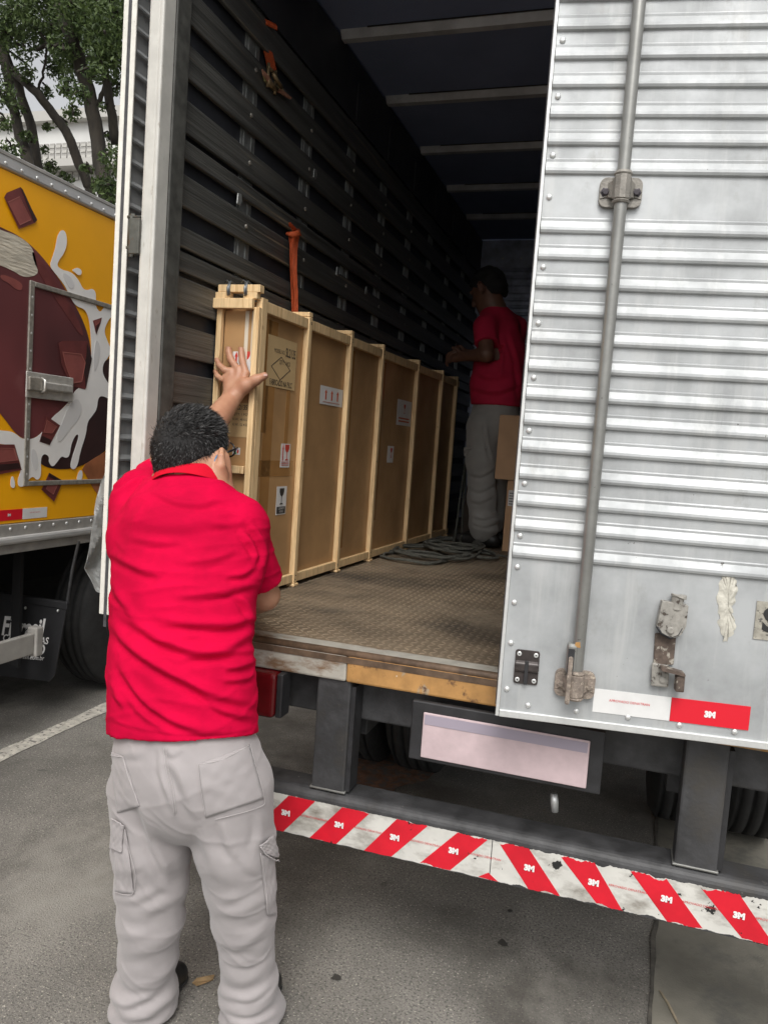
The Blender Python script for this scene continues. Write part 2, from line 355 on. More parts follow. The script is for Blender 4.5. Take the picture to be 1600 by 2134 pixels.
def tree(label, Y, limbs, crowns, nl, seed, lsize=.05):
    """limbs: [(photo points, radius at start, radius at end)] laid on the tree's own depth; crowns: [(point, radius)]"""
    base = onY(*limbs[0][0][0], Y); t = thing('street_tree', label, 'tree', (base[0], Y, 0), 'trees behind the yellow truck'); rr = random.Random(seed)
    mb = MB(); ends = []
    for j, (pts, r0, r1) in enumerate(limbs):
        P = [onY(px, py, Y + .25 * math.sin(i * 1.3 + j)) for i, (px, py) in enumerate(pts)]
        if j == 0: P = [np.array([P[0][0] - .05, Y, 0.0])] + P
        Q = []
        for i in range(len(P) - 1):
            for s in np.linspace(0, 1, 5, endpoint=False): Q.append(P[i] * (1 - s) + P[i + 1] * s + np.array([rr.uniform(-1, 1), rr.uniform(-1, 1), 0]) * .018)
        Q.append(P[-1]); mb.tube(Q, list(np.linspace(r0, r1, len(Q))), 9); ends.append(P[-1])
    for e in ends[:] :
        for q in range(5):
            d = np.array([rr.uniform(-1, 1), rr.uniform(-1, 1), rr.uniform(.2, 1)]); mb.tube([e - d * .2, e + d * .5, e + d * 1.1 + np.array([0, 0, .2])], [.035, .022, .006], 5)
    # twigs into the crown clumps
    for c, r in crowns:
        for q in range(3):
            d = np.array([rr.uniform(-1, 1), rr.uniform(-1, 1), rr.uniform(-.6, .6)]) * r; mb.tube([c - d, c - d * .2 + np.array([0, 0, .1]), c + d * .7], [.025, .018, .005], 5)
    mb.build('trunk', 'bark', t, smooth=True); leaves('crown', crowns, nl, t, lsize, seed)
def crown_px(Y, lst): return [(onY(px, py, Y + random.uniform(-.9, .9)), r) for px, py, r in lst]
TY = 13.0
tree('slim leaning tree with bare lower trunk, leftmost behind the yellow truck', TY, [([(62, 345), (43, 285), (10, 130), (-30, -40)], .12, .08), ([(43, 285), (20, 220), (-40, 150)], .05, .03)],
     crown_px(TY, [(-10, 60, .55), (20, 20, .6), (45, 90, .42), (-30, 150, .5), (10, 200, .3), (22, 312, .26), (6, 335, .3), (-60, 60, .8), (0, -80, .9), (60, -60, .8), (55, 150, .25), (8, 255, .25), (40, 230, .16)]), 9500, 11)
tree('forked tree with a long slanting limb behind the yellow truck', TY + .8, [([(79, 352), (66, 262), (30, 157), (-10, 60)], .12, .08), ([(190, 410), (184, 385), (138, 272), (79, 194), (20, 141), (-30, 100)], .11, .07), ([(79, 194), (90, 150), (100, 90)], .03, .02)],
     crown_px(TY + .8, [(62, 30, .42), (96, 80, .42), (122, 140, .34), (95, 190, .18), (58, 285, .16), (105, 345, .20), (135, 375, .22), (92, 312, .12), (140, 60, .45), (150, 10, .6), (110, -60, .9), (150, 235, .2), (125, 255, .16), (100, 265, .12)]), 8500, 12)
tree('tall dark tree with the thickest trunk beside the open door', TY - .6, [([(224, 420), (203, 295), (184, 184), (150, 80), (121, 0), (100, -80)], .15, .10), ([(195, 235), (215, 190), (225, 120), (240, 20)], .05, .03), ([(243, 300), (228, 200), (213, 108), (200, 0)], .09, .06)],
     crown_px(TY - .6, [(165, 130, .42), (190, 50, .6), (215, 10, .7), (232, 110, .5), (196, 150, .22), (165, 195, .22), (244, 180, .25), (246, 335, .34), (232, 395, .36), (208, 385, .2), (180, 352, .13), (160, 30, .5), (130, 100, .3), (180, -60, 1.0), (260, 60, .8), (140, 180, .22), (226, 285, .12), (222, 225, .14)]), 14000, 13)
# ------------------------------------------------------------------ the yellow delivery truck parked alongside
XY = -2.83
YT = thing('delivery_truck', 'yellow box truck printed with chocolate and milk splashes', 'truck', (-4.0, 5.0, 0))
def yp(px, py, k=0): p = onX(px, py, XY); p[0] = XY + .0015 * k; return p
def z2(zx, zy, k=0): return yp(zx * .42199, 300 + zy * .42174, k)          # coordinates read off an enlargement of the print
MB().box(XY - 2.4, XY, .9, 9.2, 1.09, 2.71).build('box_body', 'yellow', YT, bevel=.004)
tr_ = MB().box(XY - 2.4, XY + .012, .88, 9.22, 2.712, 2.79).build('top_rail', 'rail_alu', YT, bevel=.012)
MB().box(XY - .01, XY + .016, .87, 9.23, 2.768, 2.782).build('rail_bead', 'rail_dark', tr_)
br_ = MB().box(XY - 2.4, XY + .010, .88, 9.22, 1.03, 1.088).build('bottom_rail', 'rail_dark', YT, bevel=.004)
MB().box(XY - 2.3, XY + .030, .88, 9.22, .992, 1.03).build('rub_rail', 'rail_alu', YT, bevel=.012)
MB().box(XY - 2.3, XY + .012, .88, 9.22, .945, .991).build('lower_rail', 'rail_dark', YT, bevel=.004)
rv = bpy.data.meshes.new('rivet'); bm = bmesh.new(); bmesh.ops.create_uvsphere(bm, u_segments=10, v_segments=6, radius=.0085); bmesh.ops.scale(bm, vec=(.55, 1, 1), verts=bm.verts); bm.to_mesh(rv); bm.free(); rv.materials.append(MATS['rivet']); rv.polygons.foreach_set('use_smooth', [True] * len(rv.polygons))
for y in np.arange(2.45, 5.2, .098): inst('rivet', rv, tr_, (XY + .012, y, 2.735))
for y in np.arange(2.45, 5.2, .098): inst('rivet', rv, br_, (XY + .010, y, 1.066))
# --- printed picture
mat('milk_shade', (.70, .70, .70), .45); mat('choc_line', (.34, .12, .10), .45)
def pr(name, pts, m, k, smooth=1): return flat(name, smoothpoly([z2(x, y, k) for x, y in pts], smooth) if smooth else [z2(x, y, k) for x, y in pts], m, YT, (1, 0, 0), .0009)
pr('print_chocolate_shell', [(-900, 330), (-500, 250), (-150, 330), (0, 410), (90, 450), (175, 520), (250, 610), (330, 730), (400, 850), (440, 960), (452, 1080), (430, 1200), (360, 1250), (300, 1310), (240, 1390), (160, 1465), (90, 1450), (0, 1330), (-200, 1100), (-500, 900), (-900, 800)], 'choc_skin', 1, 2)
pr('print_cream', [(-300, 330), (-120, 360), (0, 425), (70, 445), (135, 485), (165, 530), (180, 600), (186, 645), (120, 662), (60, 625), (0, 598), (-150, 560), (-320, 520)], 'cream', 2, 2)
pr('print_peel', [(0, 640), (60, 660), (110, 690), (105, 725), (70, 715), (40, 685), (0, 668)], 'choc_light', 2, 2)
pr('print_dark_pool', [(700, 1200), (545, 1235), (480, 1240), (400, 1300), (260, 1480), (195, 1525), (190, 1575), (240, 1603), (330, 1608), (400, 1592), (490, 1540), (560, 1480), (700, 1450)], 'choc_dark', 1, 2)
pr('print_dark_patch', [(640, 1000), (545, 1055), (508, 1078), (500, 1125), (520, 1172), (560, 1210), (640, 1220)], 'choc_dark', 1, 2)
pr('print_nougat', [(396, 1596), (490, 1535), (560, 1500), (620, 1560), (560, 1760), (490, 1745), (450, 1690), (425, 1640)], 'nougat', 2, 1)
splash = [(300, 420), (322, 435), (328, 490), (312, 540), (288, 570), (276, 600), (300, 620), (350, 632), (385, 672), (405, 715), (430, 722), (450, 712), (468, 728), (470, 760), (468, 800), (488, 832), (508, 812), (515, 788), (545, 796), (600, 800), (600, 830), (545, 850), (520, 890), (510, 930), (530, 980), (546, 1020), (530, 1055), (505, 1085), (502, 1130), (522, 1170), (560, 1215), (600, 1260), (538, 1262), (500, 1242), (480, 1255), (475, 1310), (450, 1345), (428, 1372), (420, 1440), (392, 1520), (380, 1590), (358, 1612), (340, 1592), (358, 1530), (388, 1440), (372, 1432), (348, 1480), (340, 1540), (322, 1553), (300, 1540), (278, 1572), (255, 1598), (236, 1572), (240, 1545), (215, 1528), (196, 1552), (200, 1640), (180, 1664), (158, 1640), (135, 1660), (112, 1694), (86, 1692), (82, 1660), (104, 1600), (80, 1530), (50, 1490), (0, 1480), (-120, 1480), (-120, 1400), (0, 1415), (60, 1420), (112, 1464), (190, 1448), (250, 1352), (300, 1312), (346, 1262), (362, 1220), (420, 1180), (448, 1080), (446, 960), (436, 860), (415, 815), (370, 800), (340, 752), (318, 700), (270, 640), (240, 602), (254, 562), (270, 510), (280, 450)]
pr('print_milk_splash', splash, 'milk', 3, 2)
pr('print_milk_drop', [(348, 622), (378, 608), (400, 622), (398, 645), (382, 648), (365, 632)], 'milk', 3, 2)
pr('print_milk_drop', [(50, 1645), (62, 1640), (72, 1690), (60, 1702), (46, 1690)], 'milk', 3, 2)
pr('print_milk_drop', [(388, 1612), (404, 1612), (402, 1660), (380, 1672), (374, 1650)], 'milk', 3, 2)
pr('print_shell_sheen', [(150, 520), (190, 560), (300, 720), (380, 860), (415, 950), (390, 940), (330, 850), (240, 720), (170, 600)], 'choc_bar', 2, 2)
for _s in ([(330, 1300), (372, 1250), (400, 1290), (392, 1350), (330, 1420), (290, 1480), (270, 1450), (300, 1380)], [(470, 960), (492, 1000), (480, 1080), (462, 1130), (455, 1080), (462, 1000)], [(300, 630), (345, 655), (365, 700), (345, 720), (318, 680)], [(150, 1500), (178, 1520), (185, 1600), (165, 1620), (148, 1560)]): pr('print_milk_shade', _s, 'milk_shade', 4, 2)
def chunk(outer, inner, edge):
    c = np.mean(inner, 0)
    for i in range(len(inner)):
        a, b = np.array(inner[i]), np.array(inner[(i + 1) % len(inner)]); pr('print_chunk_line', [tuple(a), tuple(b), tuple(c + (b - c) * 1.07), tuple(c + (a - c) * 1.07)], 'choc_line', 6, 0)
    pr('print_chocolate_chunk', outer, 'choc_bar', 4, 0); pr('print_chunk_facet', inner, 'choc_light', 5, 0); pr('print_chunk_edge', edge, 'choc_dark', 5, 0)
chunk([(15, 262), (28, 240), (95, 212), (178, 372), (168, 388), (88, 418)], [(34, 288), (88, 262), (142, 372), (90, 396)], [(95, 212), (106, 224), (176, 378), (160, 385)])
chunk([(285, 985), (300, 974), (428, 972), (448, 1060), (416, 1212), (345, 1195), (300, 1090)], [(305, 1030), (392, 1040), (412, 1080), (396, 1170), (350, 1178), (318, 1090)], [(424, 980), (448, 1060), (418, 1208), (408, 1110), (420, 1050)])
chunk([(225, 1343), (292, 1390), (240, 1487), (190, 1470)], [(226, 1365), (272, 1396), (250, 1428), (210, 1424)], [(200, 1440), (246, 1462), (240, 1485), (192, 1468)])
chunk([(238, 1624), (306, 1664), (262, 1766), (200, 1708)], [(240, 1660), (278, 1680), (256, 1730), (222, 1704)], [(238, 1626), (304, 1664), (292, 1672), (232, 1642)])
chunk([(454, 872), (498, 857), (492, 885), (470, 940)], [(462, 876), (488, 866), (484, 880), (466, 896)], [(470, 905), (484, 884), (472, 935), (468, 930)])
chunk([(-120, 1484), (66, 1484), (102, 1610), (0, 1630), (-120, 1650)], [(-100, 1500), (58, 1505), (76, 1560), (-100, 1580)], [(-100, 1590), (88, 1575), (96, 1602), (-100, 1625)])
# reflective tape low on the side
zt0, zt1 = yp(0, 1064)[2], yp(0, 1088)[2]
for (y0, y1, m) in [(yp(0, 1075)[1] - .13, yp(46, 1075)[1], 'door_tape_red'), (yp(46, 1075)[1] + .001, yp(97, 1075)[1], 'door_tape_white')]:
    MB().box(XY, XY + .002, y0, y1, zt1 + .004, zt1 + .056).build('reflective_tape', m, YT)
text('tape_lettering', '3M', .016, (XY + .0032, yp(18, 1075)[1], zt1 + .03), (0, 1, 0), (0, 0, 1), 'print_white', YT, bold=.0008)
text('tape_lettering', 'APROVADO DENATRAN', .0065, (XY + .0032, yp(72, 1075)[1], zt1 + .034), (0, 1, 0), (0, 0, 1), 'print_red', YT)
# hatch frame with its latch
ya, yb, za, zb = 3.115, 4.15, 1.268, 2.256
hf = MB()
hf.box(XY, XY + .012, ya, ya + .030, za, zb); hf.box(XY, XY + .012, yb - .030, yb, za, zb)
hf.box(XY, XY + .0125, ya + .030, yb - .030, zb - .026, zb - .001); hf.box(XY, XY + .0125, ya + .030, yb - .030, za + .001, za + .026)
HT = hf.build('hatch_frame', 'hatch_frame', YT, bevel=.004)
for k in range(11): inst('rivet', rv, HT, (XY + .009, ya + .015, za + .06 + k * .085))
LT = MB().box(XY + .013, XY + .020, 3.10, 3.43, 1.70, 1.825).build('latch_plate', 'latch', YT, bevel=.004)
MB().box(XY + .021, XY + .034, 3.17, 3.41, 1.745, 1.785).build('latch_lever', 'latch', LT, bevel=.006)
MB().box(XY + .021, XY + .040, 3.10, 3.19, 1.735, 1.80).build('latch_hasp', 'hatch_frame', LT, bevel=.005)
MB().tube([(XY + .03, 3.19, 1.80), (XY + .05, 3.19, 1.79), (XY + .05, 3.19, 1.74), (XY + .03, 3.19, 1.73)], .006, 8).build('latch_bail', 'latch', LT, smooth=True)
MB().box(XY + .001, XY + .018, 3.92, 3.96, 1.93, 1.99).build('latch_stay', 'latch', YT, bevel=.004)
# underside: chassis, added light blockers, wheel, mud flap, side guard
MB().box(XY - 2.1, XY - .62, 1.0, 9.0, .62, .94).build('chassis_rails', 'underbody', YT)
MB().box(XY - 2.2, XY - .15, 1.0, 9.0, .94, .985).build('underfloor', 'underbody', YT)
MB().box(XY - .62, XY - .30, 1.2, 2.9, .45, .93).build('tank', 'underbody', YT, bevel=.04)
MB().box(XY - 2.36, XY - 2.32, .9, 9.1, .10, .94).build('far_light_blocker', 'underbody', YT)  # invented skirt, added to keep light out from under the truck
MB().box(XY - 2.1, XY - .75, 3.75, 4.5, .12, .75).build('axle_and_inner_wheels', 'tyre', YT, bevel=.05)
MB().box(XY - 2.3, XY - .7, 6.6, 6.7, .05, .94).build('under_light_blocker', 'underbody', YT)  # added plate that blocks the bright ground beyond, keeping the underside dark
def wheel(parent, X, Y, r=.46, w=.26, side=1, grooves=True, name='wheel'):
    """tyre with tread and a dished rim; side=+1 when the outer face looks towards +X"""
    prof = [(-w / 2, r * .62), (-w / 2 - .004, r * .74), (-w / 2 + .006, r * .90), (-w / 2 + .03, r * .975)]
    gr = [-.075, -.025, .025, .075] if grooves else []
    for gx in gr: prof += [(gx - .008, r), (gx - .007, r - .014), (gx + .007, r - .014), (gx + .008, r)]
    prof += [(w / 2 - .03, r * .975), (w / 2 - .006, r * .90), (w / 2 + .004, r * .74), (w / 2, r * .62)]
    ty = MB().lathe((X, Y, r), (1, 0, 0), prof, 56).build('tyre', 'tyre', parent, smooth=False)
    ty.data.polygons.foreach_set('use_smooth', [True] * len(ty.data.polygons))
    s = side; rp = [(s * (w / 2 - .03), r * .63), (s * (w / 2 + .002), r * .62), (s * (w / 2 - .004), r * .585), (s * (w / 2 - .06), r * .53), (s * (w / 2 - .09), r * .36), (s * (w / 2 - .05), r * .24), (s * (w / 2 + .03), r * .20), (s * (w / 2 + .05), r * .14), (s * (w / 2 + .05), .01)]
    rim = MB().lathe((X, Y, r), (1, 0, 0), rp if s > 0 else rp, 40); 
    for k in range(8):
        a = k * math.pi / 4; rim.tube([(X + s * (w / 2 - .075), Y + r * .44 * math.cos(a), r + r * .44 * math.sin(a)), (X + s * (w / 2 - .05), Y + r * .44 * math.cos(a), r + r * .44 * math.sin(a))], .016, 8)
    rim.build('rim', 'wheel_rim', ty, smooth=False)
    return ty
wheel(YT, -2.99, 4.13, .47, .27, 1)
wheel(YT, -2.99, 7.9, .47, .27, 1)
# mud flap
FY = 3.40
flap = [onY(-60, 1392, FY), onY(0, 1409, FY), onY(102, 1421, FY), onY(113, 1408, FY), onY(139, 1263, FY), onY(120, 1262, FY), onY(-60, 1240, FY)]
FL = MB().prism(flap, (0, .012, 0)).build('mud_flap', 'flap_black', YT, bevel=.003)
MB().box(flap[4][0] - .60, flap[4][0] + .005, FY - .006, FY + .02, flap[4][2] - .02, flap[4][2] + .02).build('flap_bar', 'flap_black', YT, bevel=.005)
MB().tube([onY(138, 1268, FY + .03), onY(150, 1190, FY + .03), onY(164, 1128, FY + .03)], .008, 8).build('flap_stay', 'chassis', YT)
for (px, py) in [(53, 1267), (121, 1273)]: inst('rivet', rv, FL, onY(px, py, FY - .008))
fo = lambda px, py: onY(px, py, FY - .002)
ex = fo(100, 1312) - fo(0, 1305); ey = fo(40, 1240) - fo(40, 1330); ex[1] = 0; ey[1] = 0; ey[0] = 0
text('flap_lettering', 'Fibrasil', .145, fo(46, 1309), ex, ey, 'flap_print', FL, shear=.25, bold=.004, wscale=.68)
text('flap_lettering', 'CARROCERIAS', .052, fo(52, 1333), ex, ey, 'flap_print', FL, shear=.25, wscale=.88, bold=.001)
text('flap_lettering', 'JD', .085, fo(80, 1355), ex, ey, 'flap_print', FL, shear=.25, wscale=.9, bold=.002)
text('flap_lettering', 'fibrasil.com.br', .036, fo(62, 1370), ex, ey, 'flap_print', FL, shear=.2, wscale=.9)
MB().box(*(lambda a, b: (a[0], b[0], 3.28, 3.30, .3, .93))(onY(26, 1300, 3.29), onY(43, 1300, 3.29))).build('support_post', 'underbody', YT)
# side guard rail
gz0, gz1 = .412, .520
SG = MB().box(XY - .01, XY + .02, 1.1, 3.21, gz0, gz1).build('side_guard', 'guard_grey', YT, bevel=.006)
MB().box(XY - .03, XY + .032, 3.212, 3.262, gz0 - .015, gz1 + .028).build('guard_end', 'guard_grey', SG, bevel=.008)
MB().box(XY - .16, XY - .012, 2.2, 2.26, .40, .94).build('guard_bracket', 'underbody', YT)
# ------------------------------------------------------------------ the open box truck
Y0 = 2.055; FZ = 1.005; XL = -1.465; XR = .895; XC = -.285; CZ = 3.375; YF = 6.86
TK = thing('cargo_truck', 'silver box truck with its cargo box open and dark inside', 'truck', (XC, 4.6, 0))
# floor
FLR = MB().box(-1.445, XR - .03, Y0 + .075, YF, .955, FZ).build('floor_plate', 'tread_plate', TK)
V = []; F = []; pitch = .0265
nx = int((XR + 1.40) / pitch); ny = int(3.0 / pitch)
for j in range(ny):
    for i in range(nx):
        x = -1.42 + (i + .5) * pitch; y = Y0 + .085 + (j + .5) * pitch
        a = math.pi / 4 if (i + j) % 2 else -math.pi / 4
        c, s = math.cos(a), math.sin(a); l, w, h = .0135, .0040, .0020; k = len(V)
        for (p, q, r) in [(-l, 0, 0), (-l * .45, -w, 0), (l * .45, -w, 0), (l, 0, 0), (l * .45, w, 0), (-l * .45, w, 0), (-l * .5, 0, h), (l * .5, 0, h)]: V.append((x + c * p - s * q, y + s * p + c * q, FZ + r))
        F += [(k + 1, k + 2, k + 7, k + 6), (k + 4, k + 5, k + 6, k + 7), (k, k + 1, k + 6), (k + 5, k, k + 6), (k + 2, k + 3, k + 7), (k + 3, k + 4, k + 7)]
tag(add('tread_lugs', V, F, 'tread_lug', FLR), kind='stuff')
# rear sill: worn steel to the left, ochre paint to the right, with a rolled rusty lip on top
xs = onY(721, 1400, Y0)[0]
MB().box(-1.40, xs, Y0, Y0 + .07, .917, .992).build('rear_sill', 'sill_steel', TK, bevel=.006, label='worn whitish steel end of the sill')
MB().box(xs + .001, XR - .03, Y0 - .001, Y0 + .07, .917, .992).build('rear_sill', 'sill_ochre', TK, bevel=.006, label='ochre painted and chipped part of the sill')
MB().box(-1.40, XR - .03, Y0 - .0022, Y0 - .0012, .972, .990).build('rust_band', 'sill_rust', TK)
lip = MB(); lip.tube([(-1.40, Y0 + .012, .996), (XR - .03, Y0 + .012, .996)], .012, 10); lip.build('sill_lip', 'sill_rust', TK, smooth=True)
MB().box(-1.40, XR - .03, Y0 + .018, Y0 + .074, .993, FZ + .002).build('sill_tread', 'sill_steel', TK, bevel=.002)
# rear frame
fr = MB().box(XL, -1.424, Y0 - .004, Y0 + .06, .90, 3.45).build('corner_post', 'white_paint', TK, bevel=.008)
MB().box(-1.4235, -1.409, Y0 - .012, Y0 + .05, .92, 3.45).build('post_lip', 'white_paint', fr, bevel=.005)
MB().box(-1.43, -1.4055, Y0 + .051, Y0 + .125, .93, 3.42).build('door_jamb', 'old_jamb', TK, bevel=.004)
MB().box(-1.404, XR - .06, Y0, Y0 + .09, 3.30, 3.45).build('header_beam', 'white_paint', TK, bevel=.006)
MB().box(XR - .055, XR, Y0 + .02, Y0 + .10, .90, 3.45).build('corner_post', 'white_paint', TK, bevel=.006)
# shell
MB().box(XL - .002, XL + .008, Y0 + .062, YF, .95, 3.46).build('side_skin', 'inner_skin', TK)
MB().box(XR - .012, XR, Y0 + .10, YF, .95, 3.46).build('side_skin', 'inner_skin', TK)
RF = MB().box(XL, XR, Y0 + .09, YF + .02, CZ + .045, CZ + .09).build('roof', 'ceiling', TK)
for y in [2.775, 3.44, 4.105, 4.80, 5.50, 6.165]:
    m = MB(); w, h = .042, .032; prof = [(-w, 0), (-w * .8, -h * .35), (-w * .45, -h), (w * .45, -h), (w * .8, -h * .35), (w, 0)]
    m.prism([(-1.43, y + a, CZ + .045 + b) for a, b in prof], (XR + 1.40, 0, 0)); m.build('roof_rib', 'roof_rib', TK)
    MB().box(-1.3, XR - .1, y - .052, y - .049, CZ + .0445 - .006, CZ + .0445).build('roof_seam', 'black_steel', RF)
fw = MB().box(-1.468, XR - .001, YF, YF + .03, .95, CZ + .04).build('front_wall', 'front_wall', TK)
for k, z in enumerate(np.arange(1.1, 3.2, .062)):
    MB().prism([(-1.30, YF, z), (-1.30, YF - .010, z + .012), (-1.30, YF - .010, z + .022), (-1.30, YF, z + .034)], (1.95, 0, 0)).build('wall_rib', 'front_wall', fw)
rv2 = rv.copy(); rv2.name = 'wall_rivet'
for x in np.arange(-1.25, .4, .16): inst('rivet', rv2, fw, (x, YF - .002, 3.26), (0, 0, R_(90)))
# slatted left wall: rails on metal uprights
WX = -1.432
tops = [(3.11, .105), (2.945, .102), (2.783, .10), (2.618, .098), (2.50, .058), (2.395, .098), (2.237, .066), (2.160, .062), (2.081, .10), (1.93, .10), (1.78, .10), (1.63, .10), (1.48, .10), (1.33, .10), (1.18, .10)]
for k, (z, h) in enumerate(tops):
    m = MB(); m.box(WX - .016, WX, Y0 + .127, YF - .02, z - h, z)
    m.build('wall_slat', 'dark_slat', TK, bevel=.004)
MB().box(WX - .010, WX - .003, Y0 + .127, YF - .02, 3.125, CZ + .03).build('upper_panel', 'inner_skin', TK)
for y in [2.15, 2.65, 3.165, 3.69, 4.20, 4.72, 5.23, 5.75, 6.26]:
    m = MB()
    for dy in (-.034, .022): m.box(WX - .0175, WX - .0005 - .0155, y + dy, y + dy + .014, 1.01, 3.13)
    m.box(WX - .024, WX - .0178, y - .05, y + .052, 1.01, 3.13)
    m.build('upright', 'upright', TK)
    if y > 3.4: MB().box(WX - .003, WX + .004, y - .022, y + .012, 3.14, 3.31).build('upper_stay', 'inner_skin', TK)
# bolt heads and tie rings on the slats
bt = bpy.data.meshes.new('bolt'); bm = bmesh.new(); bmesh.ops.create_cone(bm, cap_ends=True, segments=8, radius1=.009, radius2=.007, depth=.006, matrix=Matrix.Rotation(R_(90), 4, 'Y')); bm.to_mesh(bt); bm.free(); bt.materials.append(MATS['cast_grey'])
for y in [2.65, 3.165, 3.69, 4.20, 4.72]:
    for z in (2.90, 2.74, 2.57, 2.345, 2.03):
        inst('bolt', bt, TK, (WX + .002, y - .01 + random.uniform(-.01, .01), z + random.uniform(-.01, .01)))
for (px, py) in [(497, 415), (655, 362), (702, 565), (762, 605)]:
    p = onX(px, py, WX); MB().prism([p + np.array([0, a, b]) for a, b in [(-.018, -.02), (.006, -.022), (.018, 0), (.01, .022), (-.014, .018)]], (.006, 0, 0)).build('tie_plate', 'upright', TK, bevel=.002)

# ------------------------------------------------------------------ right rear door, standing slightly ajar
DA = R_(8); HX, HY = .898, 2.055
DE = np.array([-math.cos(DA), -math.sin(DA), 0]); DN = np.array([math.sin(DA), -math.cos(DA), 0]); DH = np.array([HX, HY, 0])
def D(u, z, d=0.0): return DH + DE * u + DN * d + np.array([0, 0, z])
def Dq(px, py, d=0.0):
    r = ray(px, py); P0 = DH + d * DN; s = np.dot(P0 - CAM, DN) / np.dot(r, DN); P = CAM + r * s
    return np.dot(P - P0, DE), P[2]
def dbox(mb, u0, u1, z0, z1, d0, d1, m=0): return mb.obox(D(u0, z0, d0), DE * (u1 - u0), DN * (d1 - d0), (0, 0, z1 - z0), m)
UE = 1.178
prof = [(.957, 0.0)]
ribs = [2.565, 2.501, 2.439, 2.373, 2.312, 2.248, 2.115, 2.054, 1.988, 1.926, 1.861, 1.796, 1.730, 1.670, 1.606, 1.542, 1.477, 1.417, 1.352]
ribs += [2.565 + .064 * k for k in range(1, 12)]
for zd in sorted(ribs): prof += [(zd - .0085, 0), (zd - .0055, .0068), (zd + .000, .0090), (zd + .006, .0086), (zd + .0215, .0012), (zd + .027, .0018), (zd + .030, 0)]
prof += [(3.36, 0.0)]
V = []; F = []; us = [UE - .006, UE - .16, .9, .6, .3, .005]
for (z, d) in prof:
    for i, u in enumerate(us): V.append(D(u, z, d + (.0015 * math.sin(u * 9 + z * 5) if 0 < i < 5 and d == 0 else 0)))
n = len(us)
for i in range(len(prof) - 1):
    for j in range(n - 1): F.append((i * n + j, i * n + j + 1, (i + 1) * n + j + 1, (i + 1) * n + j))
k = len(V)
for (u, z) in [(UE - .006, .957), (.005, .957), (.005, 3.36), (UE - .006, 3.36)]: V.append(D(u, z, -.042))
F += [(k, k + 3, k + 2, k + 1), (k, k + 1, n - 1, 0)]
RD = add('rear_door', V, F, 'galvanised', TK, label='closed corrugated silver door leaf')
m = MB(); dbox(m, UE - .0055, UE + .003, .950, 3.36, -.045, .0025); m.build('door_edge', 'aluminium_trim', RD, bevel=.002)
m = MB(); dbox(m, .005, UE - .006, .950, .968, -.04, .0045); m.build('door_bottom_trim', 'aluminium_trim', RD, bevel=.002)
m = MB(); dbox(m, UE + .0035, UE + .0055, .97, 3.35, -.05, -.03); m.build('door_seal', 'rubber_seal', RD)
rd = bpy.data.meshes.new('door_rivet'); bm = bmesh.new(); bmesh.ops.create_uvsphere(bm, u_segments=12, v_segments=8, radius=.0068); bmesh.ops.scale(bm, vec=(1, .6, 1), verts=bm.verts); bm.to_mesh(rd); bm.free(); rd.materials.append(MATS['rivet']); rd.polygons.foreach_set('use_smooth', [True] * len(rd.polygons))
for z in [2.67, 2.538, 2.415, 2.284, 2.19, 2.031, 1.902, 1.775, 1.65, 1.524, 1.398, 1.322, 1.235, 1.135, 1.02]: inst('rivet', rd, RD, D(UE - .020, z, .0015), (0, 0, DA))
for (px, py) in [(1308, 1495), (1415, 1511), (1530, 1525), (1200, 1482), (1100, 1470)]: u, z = Dq(px, py); inst('rivet', rd, RD, D(u, z, .0015), (0, 0, DA))
# lock rod with clamps
ru = 1.0; rdp = .034
rod = MB(); rod.tube([D(ru, z, rdp) for z in (1.06, 1.10, 1.16, 1.22, 1.6, 2.2, 2.8, 3.34)], .0142, 20); rod.build('lock_rod', 'rod_grey', RD, smooth=True)
def rounded(u0, u1, z0, z1, c, d, bulge=.0):
    P = []
    for (cu, cz, a0) in [(u1 - c, z1 - c, 0), (u0 + c, z1 - c, 90), (u0 + c, z0 + c, 180), (u1 - c, z0 + c, 270)]:
        for a in np.linspace(a0, a0 + 90, 6): P.append(D(cu + c * math.cos(R_(a)), cz + c * math.sin(R_(a)), d))
    return P
def clamp(zc, matn, hexm='dark_bolt'):
    m = MB(); m.prism(rounded(ru - .047, ru + .047, zc - .036, zc + .03, .016, 0.014), DN * -.0135)
    C_ = m.build('clamp_plate', matn, RD, bevel=.003)
    s = MB(); s.tube([D(ru, zc - .034, rdp), D(ru, zc - .030, rdp), D(ru, zc - .027, rdp)], [.018, .0205, .018], 20); s.tube([D(ru, zc + .026, rdp), D(ru, zc + .030, rdp), D(ru, zc + .036, rdp)], [.018, .0205, .018], 20)
    # saddle: strap over the rod that flares into the two ears
    W = [(-.045, .016), (-.030, .018), (-.021, .030), (-.016, .047), (-.006, .054), (.006, .054), (.016, .047), (.021, .030), (.030, .018), (.045, .016)]
    hh = [.020, .016, .020, .027, .028, .028, .027, .020, .016, .020]
    V = []; F = []
    for (w, d), h in zip(W, hh):
        for (q, dd) in [(-h, -.004), (-h * .9, 0), (h * .9, 0), (h, -.004)]: V.append(D(ru + w, zc + q, d + dd))
    for i in range(len(W) - 1):
        for j in range(3): F.append((i * 4 + j, i * 4 + j + 1, (i + 1) * 4 + j + 1, (i + 1) * 4 + j))
    s.raw(V, F); s.build('clamp_saddle', matn, RD, smooth=False)
    for sx in (-1, 1):
        b = MB(); b.lathe(D(ru + sx * .034, zc - .004, .013), DN, [(0, .0115), (.004, .0115), (.0045, .008), (.010, .008), (.0105, .006)], 6); b.build('clamp_bolt', hexm, RD)
clamp(2.202, 'cast_grey')
clamp(1.058, 'rusty_cast', 'rusty_cast')
m = MB(); dbox(m, ru + .002, ru + .028, 1.088, 1.160, .020, .050); m.build('rod_fork', 'rod_grey', RD, bevel=.008, bseg=3)
